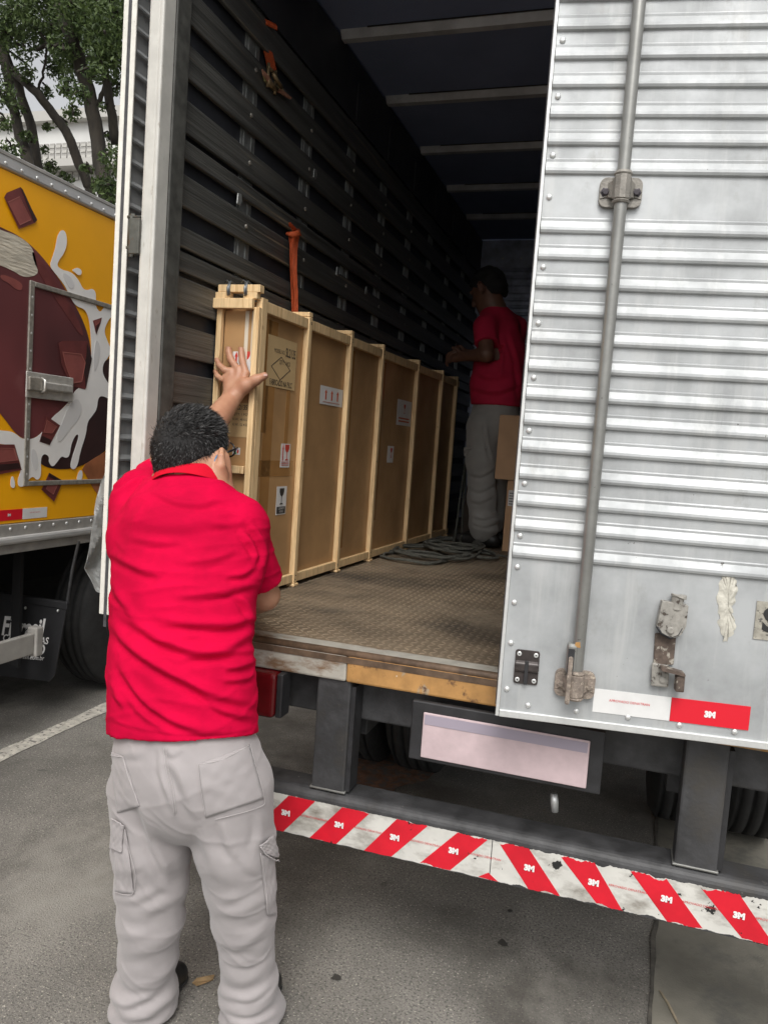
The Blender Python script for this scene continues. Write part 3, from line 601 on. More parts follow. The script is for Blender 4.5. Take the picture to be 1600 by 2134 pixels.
m = MB(); dbox(m, ru + .010, ru + .025, 1.088, 1.148, .0502, .0508); m.build('fork_opening_shade', 'black_steel', RD)  # thin black panel put in for the shade inside the fork's opening
m = MB(); dbox(m, ru + .012, ru + .023, 1.015, 1.130, .046, .056); m.build('rod_tongue', 'rusty_cast', RD, bevel=.004)
m = MB(); m.prism([D(ru + .004 + a, 1.158 + b, rdp + .0135) for a, b in [(-.006, -.006), (.008, -.004), (.006, .006), (-.004, .008)]], DN * .0012); m.build('ochre_paint_chip', 'sill_ochre', RD)
# small brown keeper plate with four washers
u1, z1 = Dq(1075, 1352); u0, z0 = Dq(1119, 1428)
bk = MB(); bk.prism(rounded(u0, u1, z0, z1, .006, .005), DN * -.0045); BK = bk.build('keeper_plate', 'bracket_brown', RD, bevel=.0015)
zm = (z0 + z1) / 2 + .006
m = MB(); m.prism([D(u0, zm - .020, .0052), D(u0, zm - .014, .013), D(u0, zm + .004, .013), D(u0, zm + .012, .0052)], DE * (u1 - u0)); m.build('keeper_bridge', 'bracket_brown', RD, bevel=.003)
m = MB(); dbox(m, (u0 + u1) / 2 - .004, (u0 + u1) / 2 + .005, z0 + .001, zm + .012, .012, .0142); m.build('keeper_slot', 'black_steel', RD, bevel=.001)
for (uu, zz) in [(u0 + .009, z0 + .010), (u1 - .009, z0 + .010), (u0 + .009, z1 - .010), (u1 - .009, z1 - .010)]:
    m = MB(); m.lathe(D(uu, zz, .005), DN, [(0, .0056), (.002, .0056), (.0026, .0045)], 14); m.build('washer', 'rivet', RD); m = MB(); m.lathe(D(uu, zz, .0077), DN, [(0, .0018), (.0004, .0018)], 8); m.build('washer_hole', 'black_steel', RD)
# door holdback: strap, hinge block with roller and a folded catch
uA, zA = Dq(1402, 1240); uB, zB = Dq(1388, 1432)
def stripd(pts, w, d0, d1, name, matn, bevel=.003):
    P = [D(*Dq(px, py), d0) for px, py in pts]; m = MB(); m.prism(P, DN * (d1 - d0)); return m.build(name, matn, RD, bevel=bevel)
mat('holdback', (.32, .305, .275), .6, .2, var=.25, vscale=60); layer_speck(MATS['holdback'], (.07, .055, .045), 60, .57, .62, detail=8)
mat('holdback_rust', (.115, .085, .068), .7, .15, var=.35, vscale=60); layer_speck(MATS['holdback_rust'], (.36, .33, .28), 38, .56, .60, detail=8)
stripd([(1364, 1318), (1408, 1322), (1402, 1385), (1360, 1385)], 0, .001, .008, 'holdback_strap', 'holdback_rust')
stripd([(1356, 1378), (1392, 1384), (1390, 1430), (1354, 1426)], 0, .009, .016, 'holdback_catch', 'holdback')
stripd([(1372, 1380), (1420, 1394), (1421, 1401), (1370, 1388)], 0, .016, .045, 'holdback_ledge', 'holdback_rust')
stripd([(1403, 1400), (1421, 1398), (1418, 1434), (1400, 1432)], 0, .016, .040, 'holdback_hook', 'holdback_rust')
stripd([(1375, 1248), (1400, 1252), (1429, 1258), (1424, 1300), (1414, 1318), (1398, 1324), (1376, 1316), (1364, 1300)], 0, .009, .030, 'holdback_body', 'holdback', .006)
m = MB(); m.tube([D(*Dq(1411, 1238), .020), D(*Dq(1411, 1240), .020), D(*Dq(1409, 1242), .020), D(*Dq(1405, 1266), .020)], [.017, .018, .014, .014], 16); m.build('holdback_roller', 'holdback', RD, smooth=False)
m = MB(); m.lathe(D(*Dq(1392, 1308), .030), DN, [(0, .009), (.003, .009), (.005, .006)], 12); m.build('holdback_pin', 'holdback', RD)
m = MB(); m.lathe(D(*Dq(1378, 1413), .016), DN, [(0, .008), (.003, .008), (.004, .005)], 12); m.build('holdback_pin', 'holdback', RD)
m = MB(); m.tube([D(*Dq(x, y), .026) for x, y in [(1366, 1300), (1374, 1314), (1392, 1324), (1408, 1318), (1416, 1304)]], .0045, 8); m.build('holdback_ring', 'black_steel', RD, smooth=True)
# smeared sealant, house-number sticker, reflective tape
sp = [(1511, 1176), (1531, 1182), (1530, 1205), (1537, 1218), (1533, 1248), (1524, 1268), (1528, 1288), (1535, 1305), (1527, 1322), (1510, 1342), (1506, 1325), (1494, 1302), (1500, 1280), (1492, 1250), (1499, 1212), (1506, 1198)]
V = []; F = []; pc = smoothpoly(sp, 2); pc = pc + np.array([[2.2 * math.sin(i * 1.7) + random.uniform(-.8, .8), 1.5 * math.sin(i * 2.3)] for i in range(len(pc))]); cen = pc.mean(0)
for ring, dd in [(1.0, .0010), (.80, .0032), (.42, .0045), (.1, .0035)]:
    for q in pc: s = cen + (q - cen) * np.array([ring, .25 + .75 * ring]); V.append(D(*Dq(*s), dd + .0014 * math.sin(s[1] * .12 + s[0] * .9)))
n = len(pc)
for i in range(3): F += [(i * n + j, i * n + (j + 1) % n, (i + 1) * n + (j + 1) % n, (i + 1) * n + j) for j in range(n)]
F.append(tuple(range(3 * n, 4 * n))); add('sealant_smear', V, F, 'sealant', RD, smooth=True)
mat('sticker_dirty', (.34, .32, .27), .7, var=.3, vscale=60); layer_speck(MATS['sticker_dirty'], (.10, .095, .085), 110, .56, .62)
us0, zs1 = Dq(1577, 1252); zs0 = Dq(1577, 1332)[1]
m = MB(); dbox(m, us0 - .20, us0, zs0, zs1, .0008, .0022); m.build('sticker', 'sticker_dirty', RD)
text('sticker_lettering', 'S', .075, D(us0 - .033, (zs0 + zs1) / 2, .0032), -DE, (0, 0, 1), 'print_black', RD, bold=.003)
zt0, zt1 = .990, 1.047; ua = .7745
m = MB(); dbox(m, ua - .176, ua, zt0, zt1, .0008, .0020); m.build('reflective_tape', 'door_tape_red', RD)
m = MB(); dbox(m, ua + .001, ua + .178, zt0, zt1, .0008, .0020); m.build('reflective_tape', 'door_tape_white', RD)
text('tape_lettering', '3M', .019, D(ua - .088, (zt0 + zt1) / 2 - .002, .0030), -DE, (0, 0, 1), 'print_white', RD, bold=.0014)
text('tape_lettering', 'APROVADO DENATRAN', .0085, D(ua + .095, (zt0 + zt1) / 2 + .004, .0030), -DE, (0, 0, 1), 'print_red', RD)

# ------------------------------------------------------------------ left rear door, folded back along the side
LY = 2.115; lx0, lx1 = onY(246, 300, LY)[0], onY(272.5, 300, LY)[0]
LD = MB().box(lx0, lx0 + (lx1 - lx0) * .36, LY, LY + .03, .985, 3.40).box(lx0, lx0 + .004, LY + .03, LY + 1.16, .985, 3.40).build('rear_door', 'white_edge', TK, bevel=.002, label='open door leaf folded back along the side, seen edge-on')
MB().box(lx0 + (lx1 - lx0) * .365, lx0 + (lx1 - lx0) * .61, LY + .002, LY + .05, .945, 3.40).build('door_seal', 'rubber_seal', LD)
MB().box(lx0 + (lx1 - lx0) * .615, lx1, LY + .001, LY + .008, .985, 3.40).build('door_edge', 'white_edge', LD, bevel=.002)
V = []; F = []; prof = []
for z in np.arange(1.02, 3.36, .0655): prof += [(z, 0), (z + .004, .008), (z + .010, .009), (z + .024, 0)]
for (z, d) in prof: V += [(lx1 - .012 + d, LY + .009, z), (lx1 - .012 + d, LY + 1.16, z)]
for i in range(len(prof) - 1): F.append((2 * i, 2 * i + 1, 2 * i + 3, 2 * i + 2))
add('door_skin', V, F, 'galvanised', LD)
# hinge: barrel with bolt, plates
hx = onY(276, 485, LY - .035)[0]; hz0, hz1 = onY(276, 514, LY - .035)[2], onY(276, 456, LY - .035)[2]
H = MB().tube([(hx, LY - .035, hz0), (hx, LY - .035, hz1)], .0145, 18).build('hinge', 'hinge_grey', TK, smooth=False); H.data.polygons.foreach_set('use_smooth', [len(p.vertices) == 4 for p in H.data.polygons])
MB().tube([(hx, LY - .035, hz1 + .001), (hx, LY - .035, hz1 + .007)], .0175, 14).tube([(hx, LY - .035, hz0 - .007), (hx, LY - .035, hz0 - .001)], .0175, 14).tube([(hx, LY - .035, hz1 + .0075), (hx, LY - .035, hz1 + .014)], .010, 6).tube([(hx, LY - .035, hz0 - .03), (hx, LY - .035, hz0 - .0075)], .0085, 6).build('hinge_bolt', 'hinge_grey', H)
MB().box(hx + .004, hx + .048, LY - .05, LY - .028, hz1 + .001, hz1 + .006).box(hx + .004, hx + .048, LY - .05, LY - .028, hz0 - .006, hz0 - .001).box(hx + .017, hx + .052, Y0 - .016, Y0 - .006, hz0 - .030, hz1 - .008).box(hx + .010, hx + .018, LY - .046, Y0 - .006, hz0 + .002, hz1 - .002).build('hinge_plate', 'hinge_grey', H, bevel=.002)
# ------------------------------------------------------------------ chassis, underrun bar, lights, plate, wheels
MB().box(-1.17, .62, 2.15, 2.24, .782, .905).build('rear_crossmember', 'chassis', TK, bevel=.006)
for x in (-.80, .16): MB().box(x, x + .09, 2.245, 6.8, .70, .90).build('chassis_rail', 'chassis', TK, bevel=.004)
for y in (2.6, 3.2, 4.4, 5.2): MB().box(-1.42, .84, y, y + .07, .905, .953).build('floor_bearer', 'chassis', TK)
for xp in (-.812, .184):
    P_ = MB().box(xp, xp + .102, 2.066, 2.145, .585, .9165).build('underrun_post', 'chassis', TK, bevel=.006)
    MB().box(xp + .1025, xp + .115, 2.075, 2.14, .59, .9).build('post_flange', 'black_steel', P_)
    MB().box(xp - .004, xp + .106, 2.064, 2.146, .5845, .592).build('weld_bead', 'rod_grey', P_, bevel=.003)
zb0, zb1 = .438, .583
pf = [(Y0, zb0)] + [(Y0 + .030 - .030 * math.cos(a), zb1 - .030 + .030 * math.sin(a)) for a in np.linspace(0, math.pi / 2, 7)] + [(Y0 + .10, zb1), (Y0 + .10, zb0)]
BAR = MB().prism([(-1.36, y, z) for y, z in pf], (2.12, 0, 0)).build('underrun_bar', 'chassis', TK)
zt0, zt1 = .4405, .5535; TYY = Y0 - .0018
def bx(px, py): return onY(px, py, Y0)[0]
def ragged(x0t, x1t, x0b, x1b, amt, seed, matn, name, k=0, amb=None):
    r = random.Random(seed); n = max(10, int(abs(x1t - x0t) / .004)); amb = amt if amb is None else amb
    ph = [r.uniform(0, 6.28) for _ in range(4)]
    rag = lambda x, o: max(0, .45 * math.sin(x * 38 + ph[o]) + .35 * math.sin(x * 95 + ph[o + 1]) - .15) + .22 * r.random()
    top = [(x0t + (x1t - x0t) * i / n, zt1 - amt * rag(x0t + (x1t - x0t) * i / n, 0)) for i in range(n + 1)]
    bot = [(x1b + (x0b - x1b) * i / n, zt0 + amb * rag(x1b + (x0b - x1b) * i / n, 2)) for i in range(n + 1)]
    P = [(x, TYY - .0007 * k, z) for x, z in top + bot]
    return MB().prism(P, (0, .0011, 0)).build(name, matn, BAR)
# white tape base in lengths, red bars over it: rising to the right on the left half, falling on the right half
xm = bx(1023, 1790)
ragged(-1.34, xm - .0012, -1.34, xm - .0012, .006, 3, 'tape_white', 'tape_strip', 0, .003); ragged(xm + .0012, .74, xm + .0012, .74, .012, 4, 'tape_white', 'tape_strip', 0, .008)
Z5 = lambda x, y: (560 + x * .3375, 1560 + y * .3375); Z6 = lambda x, y: (1050 + x * .34375, 1560 + y * .34375)
left = [((455, 375), (620, 405), (255, 530), (420, 565)), ((790, 455), (980, 490), (590, 610), (760, 655)), ((1165, 535), (1350, 570), (935, 695), (1120, 740))]
right = [((-25, 600), (150, 625), (150, 840), (340, 880)), ((345, 670), (545, 710), (560, 945), (720, 970)), ((765, 770), (980, 830), (985, 1060), (1200, 1115)), ((1185, 870), (1420, 930), (1440, 1160), (1640, 1200))]
reds = [[bx(*Z5(*q)) for q in s] for s in left] + [[bx(*Z6(*q)) for q in s] for s in right]
wL = np.mean([s[1] - s[0] for s in reds[:3]]); pL = (reds[2][0] - reds[0][0]) / 2; sL = np.mean([s[2] - s[0] for s in reds[:3]])
for k in range(1, 4): a = reds[0][0] - pL * k; reds.append([a, a + wL, a + sL, a + wL + sL])
for i, s in enumerate(reds):
    ragged(max(s[0], -1.34), max(s[1], -1.335), max(s[2], -1.34), max(s[3], -1.33), .005 if i < 2 or i > 6 else .015, 20 + i, 'tape_red', 'tape_stripe', 1, .003 if i < 2 or i > 6 else .009)
    xc = (s[0] + s[1] + s[2] + s[3]) / 4
    text('tape_lettering', '3M', .021, (xc, TYY - .0022, .499), (1, 0, 0), (0, 0, 1), 'print_white', BAR, bold=.0015)
    if i not in (2, 3): text('tape_lettering', 'APROVADO DENATRAN', .0085, (xc + pL * .5, TYY - .0018, .503), (1, 0, 0), (0, 0, 1), 'print_red', BAR)
text('tape_lettering', 'APROVADO DENATRAN', .0085, (xm - .02, TYY - .0018, .503), (1, 0, 0), (0, 0, 1), 'print_red', BAR)
MB().prism([(xm - .030, TYY - .0007, zt0 + .002), (xm - .004, TYY - .0007, zt0 + .020), (xm + .024, TYY - .0007, zt0 + .001)], (0, .0011, 0)).build('tape_stripe', 'tape_red', BAR)
# tail light
TL = MB().box(-1.30, -.925, 2.02, 2.085, .782, .915).build('tail_light', 'tail_red', TK, bevel=.014, bseg=3)
MB().box(-.924, -.905, 2.03, 2.09, .785, .915).build('light_housing', 'black_steel', TL, bevel=.004)
# licence plate and its lamp
PL = MB().box(-.485, -.045, 2.030, 2.036, .752, .878).build('licence_plate', 'plate_face', TK, bevel=.004)
MB().box(-.480, -.050, 2.0285, 2.0298, .846, .873).build('plate_band', 'plate_band', PL)
MB().box(-.52, -.01, 2.037, 2.055, .74, .905).build('plate_holder', 'black_steel', TK, bevel=.004)
MB().tube([onY(1154, 1655, 2.15), onY(1155, 1672, 2.15), onY(1156, 1692, 2.15)], [.010, .011, .009], 12).build('tow_pin', 'rivet', TK, smooth=True)
for (x, s) in [(-1.16, -1), (.60, 1)]: wheel(TK, x, 3.78, .44, .25, s)
for (x, s) in [(-.87, -1), (.31, 1)]: wheel(TK, x, 3.78, .44, .25, s)
MB().tube([(-1.0, 3.78, .44), (.45, 3.78, .44)], .07, 14).build('rear_axle', 'chassis', TK, smooth=True)
MB().box(-.72, .15, 2.9, 3.2, .5, .72).build('spare_carrier', 'chassis', TK, bevel=.02)
MB().box(-1.2, .65, 6.2, 6.9, .35, .95).build('cab_rear', 'chassis', TK)
for (x, s) in [(-1.1, -1), (.55, 1)]: wheel(TK, x, 7.4, .44, .25, s)
MB().box(XL + .05, XR - .05, 6.9, 8.6, .5, 2.5).build('cab', 'white_paint', TK, bevel=.08)
# ------------------------------------------------------------------ the long crate
mat('pine', (.80, .575, .315), .6, var=.16, vscale=9, stretch=(6, 6, .8), bump=.08, bscale=60)
layer_speck(MATS['pine'], (.56, .35, .165), 26, .50, .66, stretch=(4, 4, .22), detail=6)
layer_speck(MATS['pine'], (.30, .17, .08), 7, .74, .77, detail=2)
mat('cardboard', (.43, .25, .112), .5, var=.20, vscale=2.5, stretch=(1, 1, 1), rvar=.1)
mat('cardboard_tape', (.37, .19, .066), .22, var=.10, vscale=10, spec=.5)
mat('card_label', (.58, .41, .21), .6, var=.05, vscale=20)
mat('label_white', (.70, .69, .68), .5, var=.04, vscale=20)
mat('label_black', (.03, .03, .03), .5)
mat('label_red', (.55, .05, .035), .5)
mat('label_orange', (.52, .10, .045), .55)
mat('wire', (.20, .21, .22), .4, .7)
mat('clear_tape', (.70, .62, .50), .15, spec=.6)
CA = R_(1.66); CO = np.array([-1.262, 2.47, 1.006]); CLn = np.array([math.sin(CA), math.cos(CA), 0]); CW = np.array([-math.cos(CA), math.sin(CA), 0])
CR = thing('shipping_crate', 'long upright cardboard crate in a pale pine frame standing along the slatted wall', 'crate', tuple(CO + CW * .08 + CLn * 1.4))
def K(w, l, z): return CO + CW * w + CLn * l + np.array([0, 0, z])
def kb(mb, w0, w1, l0, l1, z0, z1): return mb.obox(K(w0, l0, z0), CW * (w1 - w0), CLn * (l1 - l0), (0, 0, z1 - z0))
def board(w0, w1, l0, l1, z0, z1, name='board', bevel=.002): m = MB(); kb(m, w0, w1, l0, l1, z0, z1); return m.build(name, 'pine', CR, bevel=bevel)
CWD, CL_, CH = .165, 2.80, 1.052
m = MB(); kb(m, .024, CWD - .012, .018, CL_ - .02, .03, CH - .02); BOX = m.build('cardboard_box', 'cardboard', CR, bevel=.004)
ls = [.395, .835, 1.255, 1.855, 2.375, 2.74]
for l in ls:
    board(.0, .0235, l - .013, l + .014, .012, CH + .008, 'batten'); board(-.006, .03, l - .02, l + .022, 0, .0115, 'foot', .003)
    board(.001, CWD, l - .014, l + .016, CH + .009, CH + .026, 'top_batten')
# corner boards of the near end
board(.0, .0235, .0, .040, .002, CH + .006, 'corner_board'); board(.0, .022, -.020, -.0005, .004, CH - .03, 'corner_board')
board(CWD - .020, CWD, -.020, -.0005, .004, CH - .03, 'corner_board'); board(CWD - .011, CWD, .0, .040, .002, CH, 'corner_board')
nm = bpy.data.meshes.new('nail'); bm = bmesh.new(); bmesh.ops.create_cone(bm, cap_ends=True, segments=8, radius1=.0028, radius2=.0028, depth=.0016, matrix=Matrix.Rotation(R_(90), 4, 'Y')); bm.to_mesh(nm); bm.free(); nm.materials.append(MATS['dark_bolt'])
for l in ls:
    for z in (.03, .038, .50, CH - .02, CH - .012): inst('nail', nm, CR, K(-.0004, l + random.uniform(-.006, .008), z + random.uniform(-.006, .006)))
# rails along the long side, one piece per bay
edges = [.0405] + [v for l in ls for v in (l - .0155, l + .0175)] + [CL_]
for i in range(0, len(edges) - 1, 2):
    if edges[i + 1] - edges[i] > .02:
        board(.004, .0235, edges[i], edges[i + 1], CH - .038, CH, 'top_rail'); board(.004, .0235, edges[i], edges[i + 1], .016, .05, 'bottom_rail')
board(.026, CWD - .012, .019, CL_ - .02, CH - .0195, CH - .006, 'lid_board')
# near end: cross boards, carrying handle with slot and wire loops
board(.018, CWD + .008, -.040, -.0205, CH - .038, CH - .004, 'cross_board'); board(.026, CWD - .0205, -.024, -.0005, .452, .478, 'cross_board', .0015)
board(CWD - .052, CWD + .005, -.028, -.001, CH - .0035, CH + .018, 'handle_block'); board(.008, .060, -.028, -.001, CH - .0035, CH + .018, 'handle_block')
board(-.002, CWD - .004, -.026, .004, CH + .0185, CH + .044, 'handle_bar')
for w in (.052, .118):
    m = MB(); P = [K(w, -.031, CH + .005), K(w + .002, -.033, CH + .03), K(w + .004, -.020, CH + .052), K(w + .006, .01, CH + .05), K(w + .002, .012, CH + .01)]; m.tube(P, .0034, 8); m.tube([p + np.array([.006, 0, .003]) for p in P], .0034, 8); m.tube([K(w, -.022, CH + .05), K(w + .02, -.01, CH + .062), K(w + .035, .0, CH + .056)], .002, 6); m.build('wire_loop', 'wire', CR, smooth=True)
# end panel and parcel tape
m = MB(); kb(m, .023, CWD - .0205, .004, .0175, .03, CH - .04); EP = m.build('end_panel', 'cardboard', CR)
m = MB(); kb(m, .050, .064, .0022, .0036, .80, CH - .04); kb(m, .030, .038, .0022, .0036, .84, CH - .04); m.build('clear_tape', 'clear_tape', CR)
# parcel tape seams on the long face
for (l0, l1, z0, z1) in [(.10, .17, .30, 1.0), (.045, .36, .44, .50), (.27, .30, .55, .78), (.06, .12, .60, 1.0), (.88, .93, .1, 1.0), (1.32, 1.36, .2, 1.0)]:
    m = MB(); kb(m, .0232, .0239, l0, l1, z0, z1); m.build('parcel_tape', 'cardboard_tape', BOX)
# --- labels on the long face (w = .0235 outward is -w)
exK, ezK = CLn, np.array([0, 0, 1.0])
def KF(px, py):
    nrm = -CW; r = ray(px, py); P0 = K(.0232, 0, 0); s = np.dot(P0 - CAM, nrm) / np.dot(r, nrm); P = CAM + r * s; q = P - CO
    return np.dot(q, CLn), q[2]
def lab(l0, l1, z0, z1, m, name='label', k=1): b = MB(); kb(b, .0230 - .0009 * k, .0230 - .0009 * (k - 1) - .0002, l0, l1, z0, z1); return b.build(name, m, CR)
def lpoly(pts, m, parent, k=2, name='print'): return MB().prism([K(.0230 - .0009 * k + .0007, l, z) for l, z in pts], -CW * .0006).build(name, m, parent)
def ltext(s, size, l, z, m, parent, k=2, **kw): return text('lettering', s, size, K(.0230 - .0009 * k, l, z), CLn, (0, 0, 1), m, parent, **kw)
def glass(l, z, h, m, parent, k=2, P=lpoly):
    """wine-glass pictogram: bowl, stem and foot"""
    w = h * .30; P([(l - w, z + h * .5), (l - w * .95, z + h * .25), (l - w * .6, z + h * .08), (l - w * .12, z), (l - w * .1, z - h * .40), (l - w * .7, z - h * .46), (l - w * .7, z - h * .5), (l + w * .7, z - h * .5), (l + w * .7, z - h * .46), (l + w * .1, z - h * .40), (l + w * .12, z), (l + w * .6, z + h * .08), (l + w * .95, z + h * .25), (l + w, z + h * .5)], m, parent, k)
def arrow(l, z, h, m, parent, k=2, P=lpoly, w=.22):
    P([(l, z + h * .5), (l + h * w, z + h * .18), (l + h * w * .5, z + h * .18), (l + h * w * .5, z - h * .5), (l - h * w * .5, z - h * .5), (l - h * w * .5, z + h * .18), (l - h * w, z + h * .18)], m, parent, k)
# big shipping mark: model number, diamond, origin line
z0 = KF(600, 812)[1]; z1 = KF(606, 711)[1]; A = lab(.098, .330, z0, z1, 'card_label'); zc = (z0 + z1) / 2
ltext('MODEL NO.', .020, .190, z1 - .050, 'label_black', A, wscale=.8); ltext('SL2135', .046, .280, z1 - .048, 'label_black', A, wscale=.62, bold=.0005); ltext('QTY: 1 PCS', .022, .235, z1 - .088, 'label_black', A, wscale=.8)
dm = [(.128, zc - .018), (.205, zc + .024), (.285, zc - .018), (.205, zc - .062)]; dc = np.array([.2065, zc - .0185])
for i in range(4):
    a, b = np.array(dm[i]), np.array(dm[(i + 1) % 4]); ai, bi = dc + (a - dc) * .94, dc + (b - dc) * .94
    lpoly([tuple(a), tuple(b), tuple(bi), tuple(ai)], 'label_black', A)
ltext('FABRICADO NA P.R.C', .030, .214, z0 + .016, 'label_black', A, wscale=.62, bold=.0004)
# this-way-up label with three arrows
l0, z1 = KF(668, 802); l1, z0 = KF(712, 849); A = lab(l0, l1, z0, z1, 'label_white')
for i in range(3): arrow(l0 + (l1 - l0) * (.24 + .26 * i), (z0 + z1) / 2 + .004, (z1 - z0) * .56, 'label_orange', A, w=.30)
lpoly([(l0 + .03, z0 + .010), (l1 - .03, z0 + .010), (l1 - .03, z0 + .012), (l0 + .03, z0 + .012)], 'label_orange', A)
# fragile labels
l0, z1 = KF(586, 924); l1, z0 = KF(602, 974); A = lab(l0, l1, z0, z1, 'label_white'); glass(l0 + .050, (z0 + z1) / 2 + .012, .060, 'label_red', A); arrow(l0 + .016, (z0 + z1) / 2 + .012, .062, 'label_red', A, w=.10)
for k in range(3): lpoly([(l0 + .008, z0 + .008 + k * .006), (l1 - .008, z0 + .008 + k * .006), (l1 - .008, z0 + .010 + k * .006), (l0 + .008, z0 + .010 + k * .006)], 'label_red', A)
l0, z1 = KF(577, 1014); l1, z0 = KF(594, 1071); A = lab(l0, l1, z0, z1, 'label_white'); glass((l0 + l1) / 2, (z0 + z1) / 2 + .016, .062, 'label_black', A)
lpoly([(l0 + .006, z0 + .004), (l1 - .006, z0 + .004), (l1 - .006, z0 + .031), (l0 + .006, z0 + .031)], 'label_black', A); ltext('CUIDADO', .012, (l0 + l1) / 2, z0 + .024, 'label_white', A, 3, wscale=.9); ltext('VIDRO', .011, (l0 + l1) / 2, z0 + .012, 'label_white', A, 3)
l0, z1 = KF(829, 831); l1, z0 = KF(854, 889); A = lab(l0, l1, z0, z1, 'label_white'); glass((l0 + l1) / 2, (z0 + z1) / 2 + .022, .05, 'label_orange', A)
for k in range(2): lpoly([(l0 + .03, z0 + .018 + k * .016), (l1 - .03, z0 + .018 + k * .016), (l1 - .03, z0 + .026 + k * .016), (l0 + .03, z0 + .026 + k * .016)], 'label_orange', A)
l0, z1 = KF(808, 929); l1, z0 = KF(818, 964); A = lab(l0, l1, z0, z1, 'label_white'); glass((l0 + l1) / 2 + .01, (z0 + z1) / 2 + .008, .05, 'label_red', A)
# --- labels on the near end
def KE(px, py):
    P0 = K(0, .0037, 0); nrm = -CLn; r = ray(px, py); s = np.dot(P0 - CAM, nrm) / np.dot(r, nrm); q = CAM + r * s - CO; return np.dot(q, CW), q[2]
def elab(w0, w1, z0, z1, m): b = MB(); kb(b, w0, w1, .0028, .0034, z0, z1); return b.build('label', m, CR)
def epoly(pts, m, parent, k=2, name='print'): return MB().prism([K(w, .0027 - .0006 * (k - 2), z) for w, z in pts], -CLn * .0004).build(name, m, parent)
def etext(s, size, w, z, m, parent, **kw): return text('lettering', s, size, K(w, .0022, z), -CW, (0, 0, 1), m, parent, **kw)
w1, z1 = KE(486, 732); w0, z0 = KE(521, 784); A = elab(w0, w1, z0, z1, 'label_white')
glass(w0 + .022, (z0 + z1) / 2 + .012, .062, 'label_red', A, 2, lambda p, m, q, k: epoly(p, m, q, k)); arrow(w1 - .014, (z0 + z1) / 2 + .014, .055, 'label_red', A, 2, lambda p, m, q, k: epoly(p, m, q, k), w=.12)
for k in range(3): epoly([(w0 + .006, z0 + .006 + k * .006), (w1 - .006, z0 + .006 + k * .006), (w1 - .006, z0 + .0075 + k * .006), (w0 + .006, z0 + .0075 + k * .006)], 'label_red', A)
w1, z1 = KE(478, 838); w0, z0 = KE(517, 912); A = elab(w0, w1, z0, z1, 'card_label'); wc = (w0 + w1) / 2
etext('SL2135', .024, wc - .008, z1 - .016, 'label_black', A, wscale=.7, bold=.0004); etext('QTY: 1 PCS', .012, wc - .008, z1 - .040, 'label_black', A); etext('N.W.: 48 KGS', .012, wc - .008, z1 - .058, 'label_black', A, wscale=.9); etext('G.W.: 52 KGS', .012, wc - .008, z1 - .076, 'label_black', A, wscale=.9)
w1, z1 = KE(485, 932); w0, z0 = KE(500, 948); A = elab(w0, w1, z0, z1, 'label_white'); cw, cz, r = (w0 + w1) / 2, (z0 + z1) / 2, abs(w1 - w0) * .34
mat('mark_blue', (.03, .06, .35), .5); mat('mark_green', (.03, .28, .08), .5)
for a0, mm in [(20, 'mark_blue'), (140, 'label_red'), (260, 'mark_green')]:
    epoly([(cw + r * math.cos(R_(a)), cz + r * math.sin(R_(a))) for a in np.linspace(a0, a0 + 100, 7)] + [(cw + r * .35 * math.cos(R_(a)), cz + r * .35 * math.sin(R_(a))) for a in np.linspace(a0 + 100, a0, 5)], mm, A)
# ------------------------------------------------------------------ loose things in and around the truck
mat('carton', (.56, .34, .19), .7, var=.10, vscale=6); mat('carton_tape', (.34, .20, .10), .35)
def carton(name, label, x0, x1, y0, y1, z0, z1, mark):
    t = thing(name, label, 'box', ((x0 + x1) / 2, (y0 + y1) / 2, z0), 'cardboard boxes in the truck')
    MB().box(x0, x1, y0, y1, z0, z1).build('box_body', 'carton', t, bevel=.004)
    MB().box((x0 + x1) / 2 - .03, (x0 + x1) / 2 + .03, y0 - .0012, y0 - .0004, z0 + .01, z1 - .003).build('tape', 'carton_tape', t) if not mark else None
    MB().box(x0 + .002, x1 - .002, y0 + .002, (y0 + y1) / 2 - .002, z1 + .0004, z1 + .004).box(x0 + .002, x1 - .002, (y0 + y1) / 2 + .002, y1 - .002, z1 + .0004, z1 + .004).build('flap', 'carton', t)
    if mark:
        lb = MB().box(x0 + .012, x0 + .09, y0 - .0016, y0 - .0004, z1 - .15, z1 - .055).build('label', 'label_white', t)
        for k in range(5): MB().box(x0 + .018, x0 + .082, y0 - .0024, y0 - .0017, z1 - .14 + k * .016, z1 - .135 + k * .016).build('print', 'label_black', lb)
b0 = onZ(1045, 1150, FZ); by = b0[1]; zt = onY(1056, 1000, by)[2]; 
carton('cardboard_box', 'lower brown carton with a white label behind the closed door', b0[0], b0[0] + .50, by, by + .45, FZ + .0035, zt - .004, True)
u0 = onY(1033, 985, by - .02); u1 = onY(1042, 852, by - .02)
carton('cardboard_box', 'upper brown carton overhanging the one below', u0[0] - .005, u0[0] + .56, by - .02, by + .42, zt + .001, zt + .001 + (u1[2] - u0[2]), False)
mat('plank', (.10, .075, .055), .8, var=.3, vscale=10)
p = onZ(955, 1122, FZ); q = onY(1000, 690, 5.6)
tag(MB().obox((-1.14, 5.45, FZ + .001), (.36, 0, 0), (0, .02, 0), (0, .35, .95)).build('wooden_board', 'plank', loc=(-1.0, 5.5, FZ)), 'dark brown board leaning behind the man in the truck', 'board')
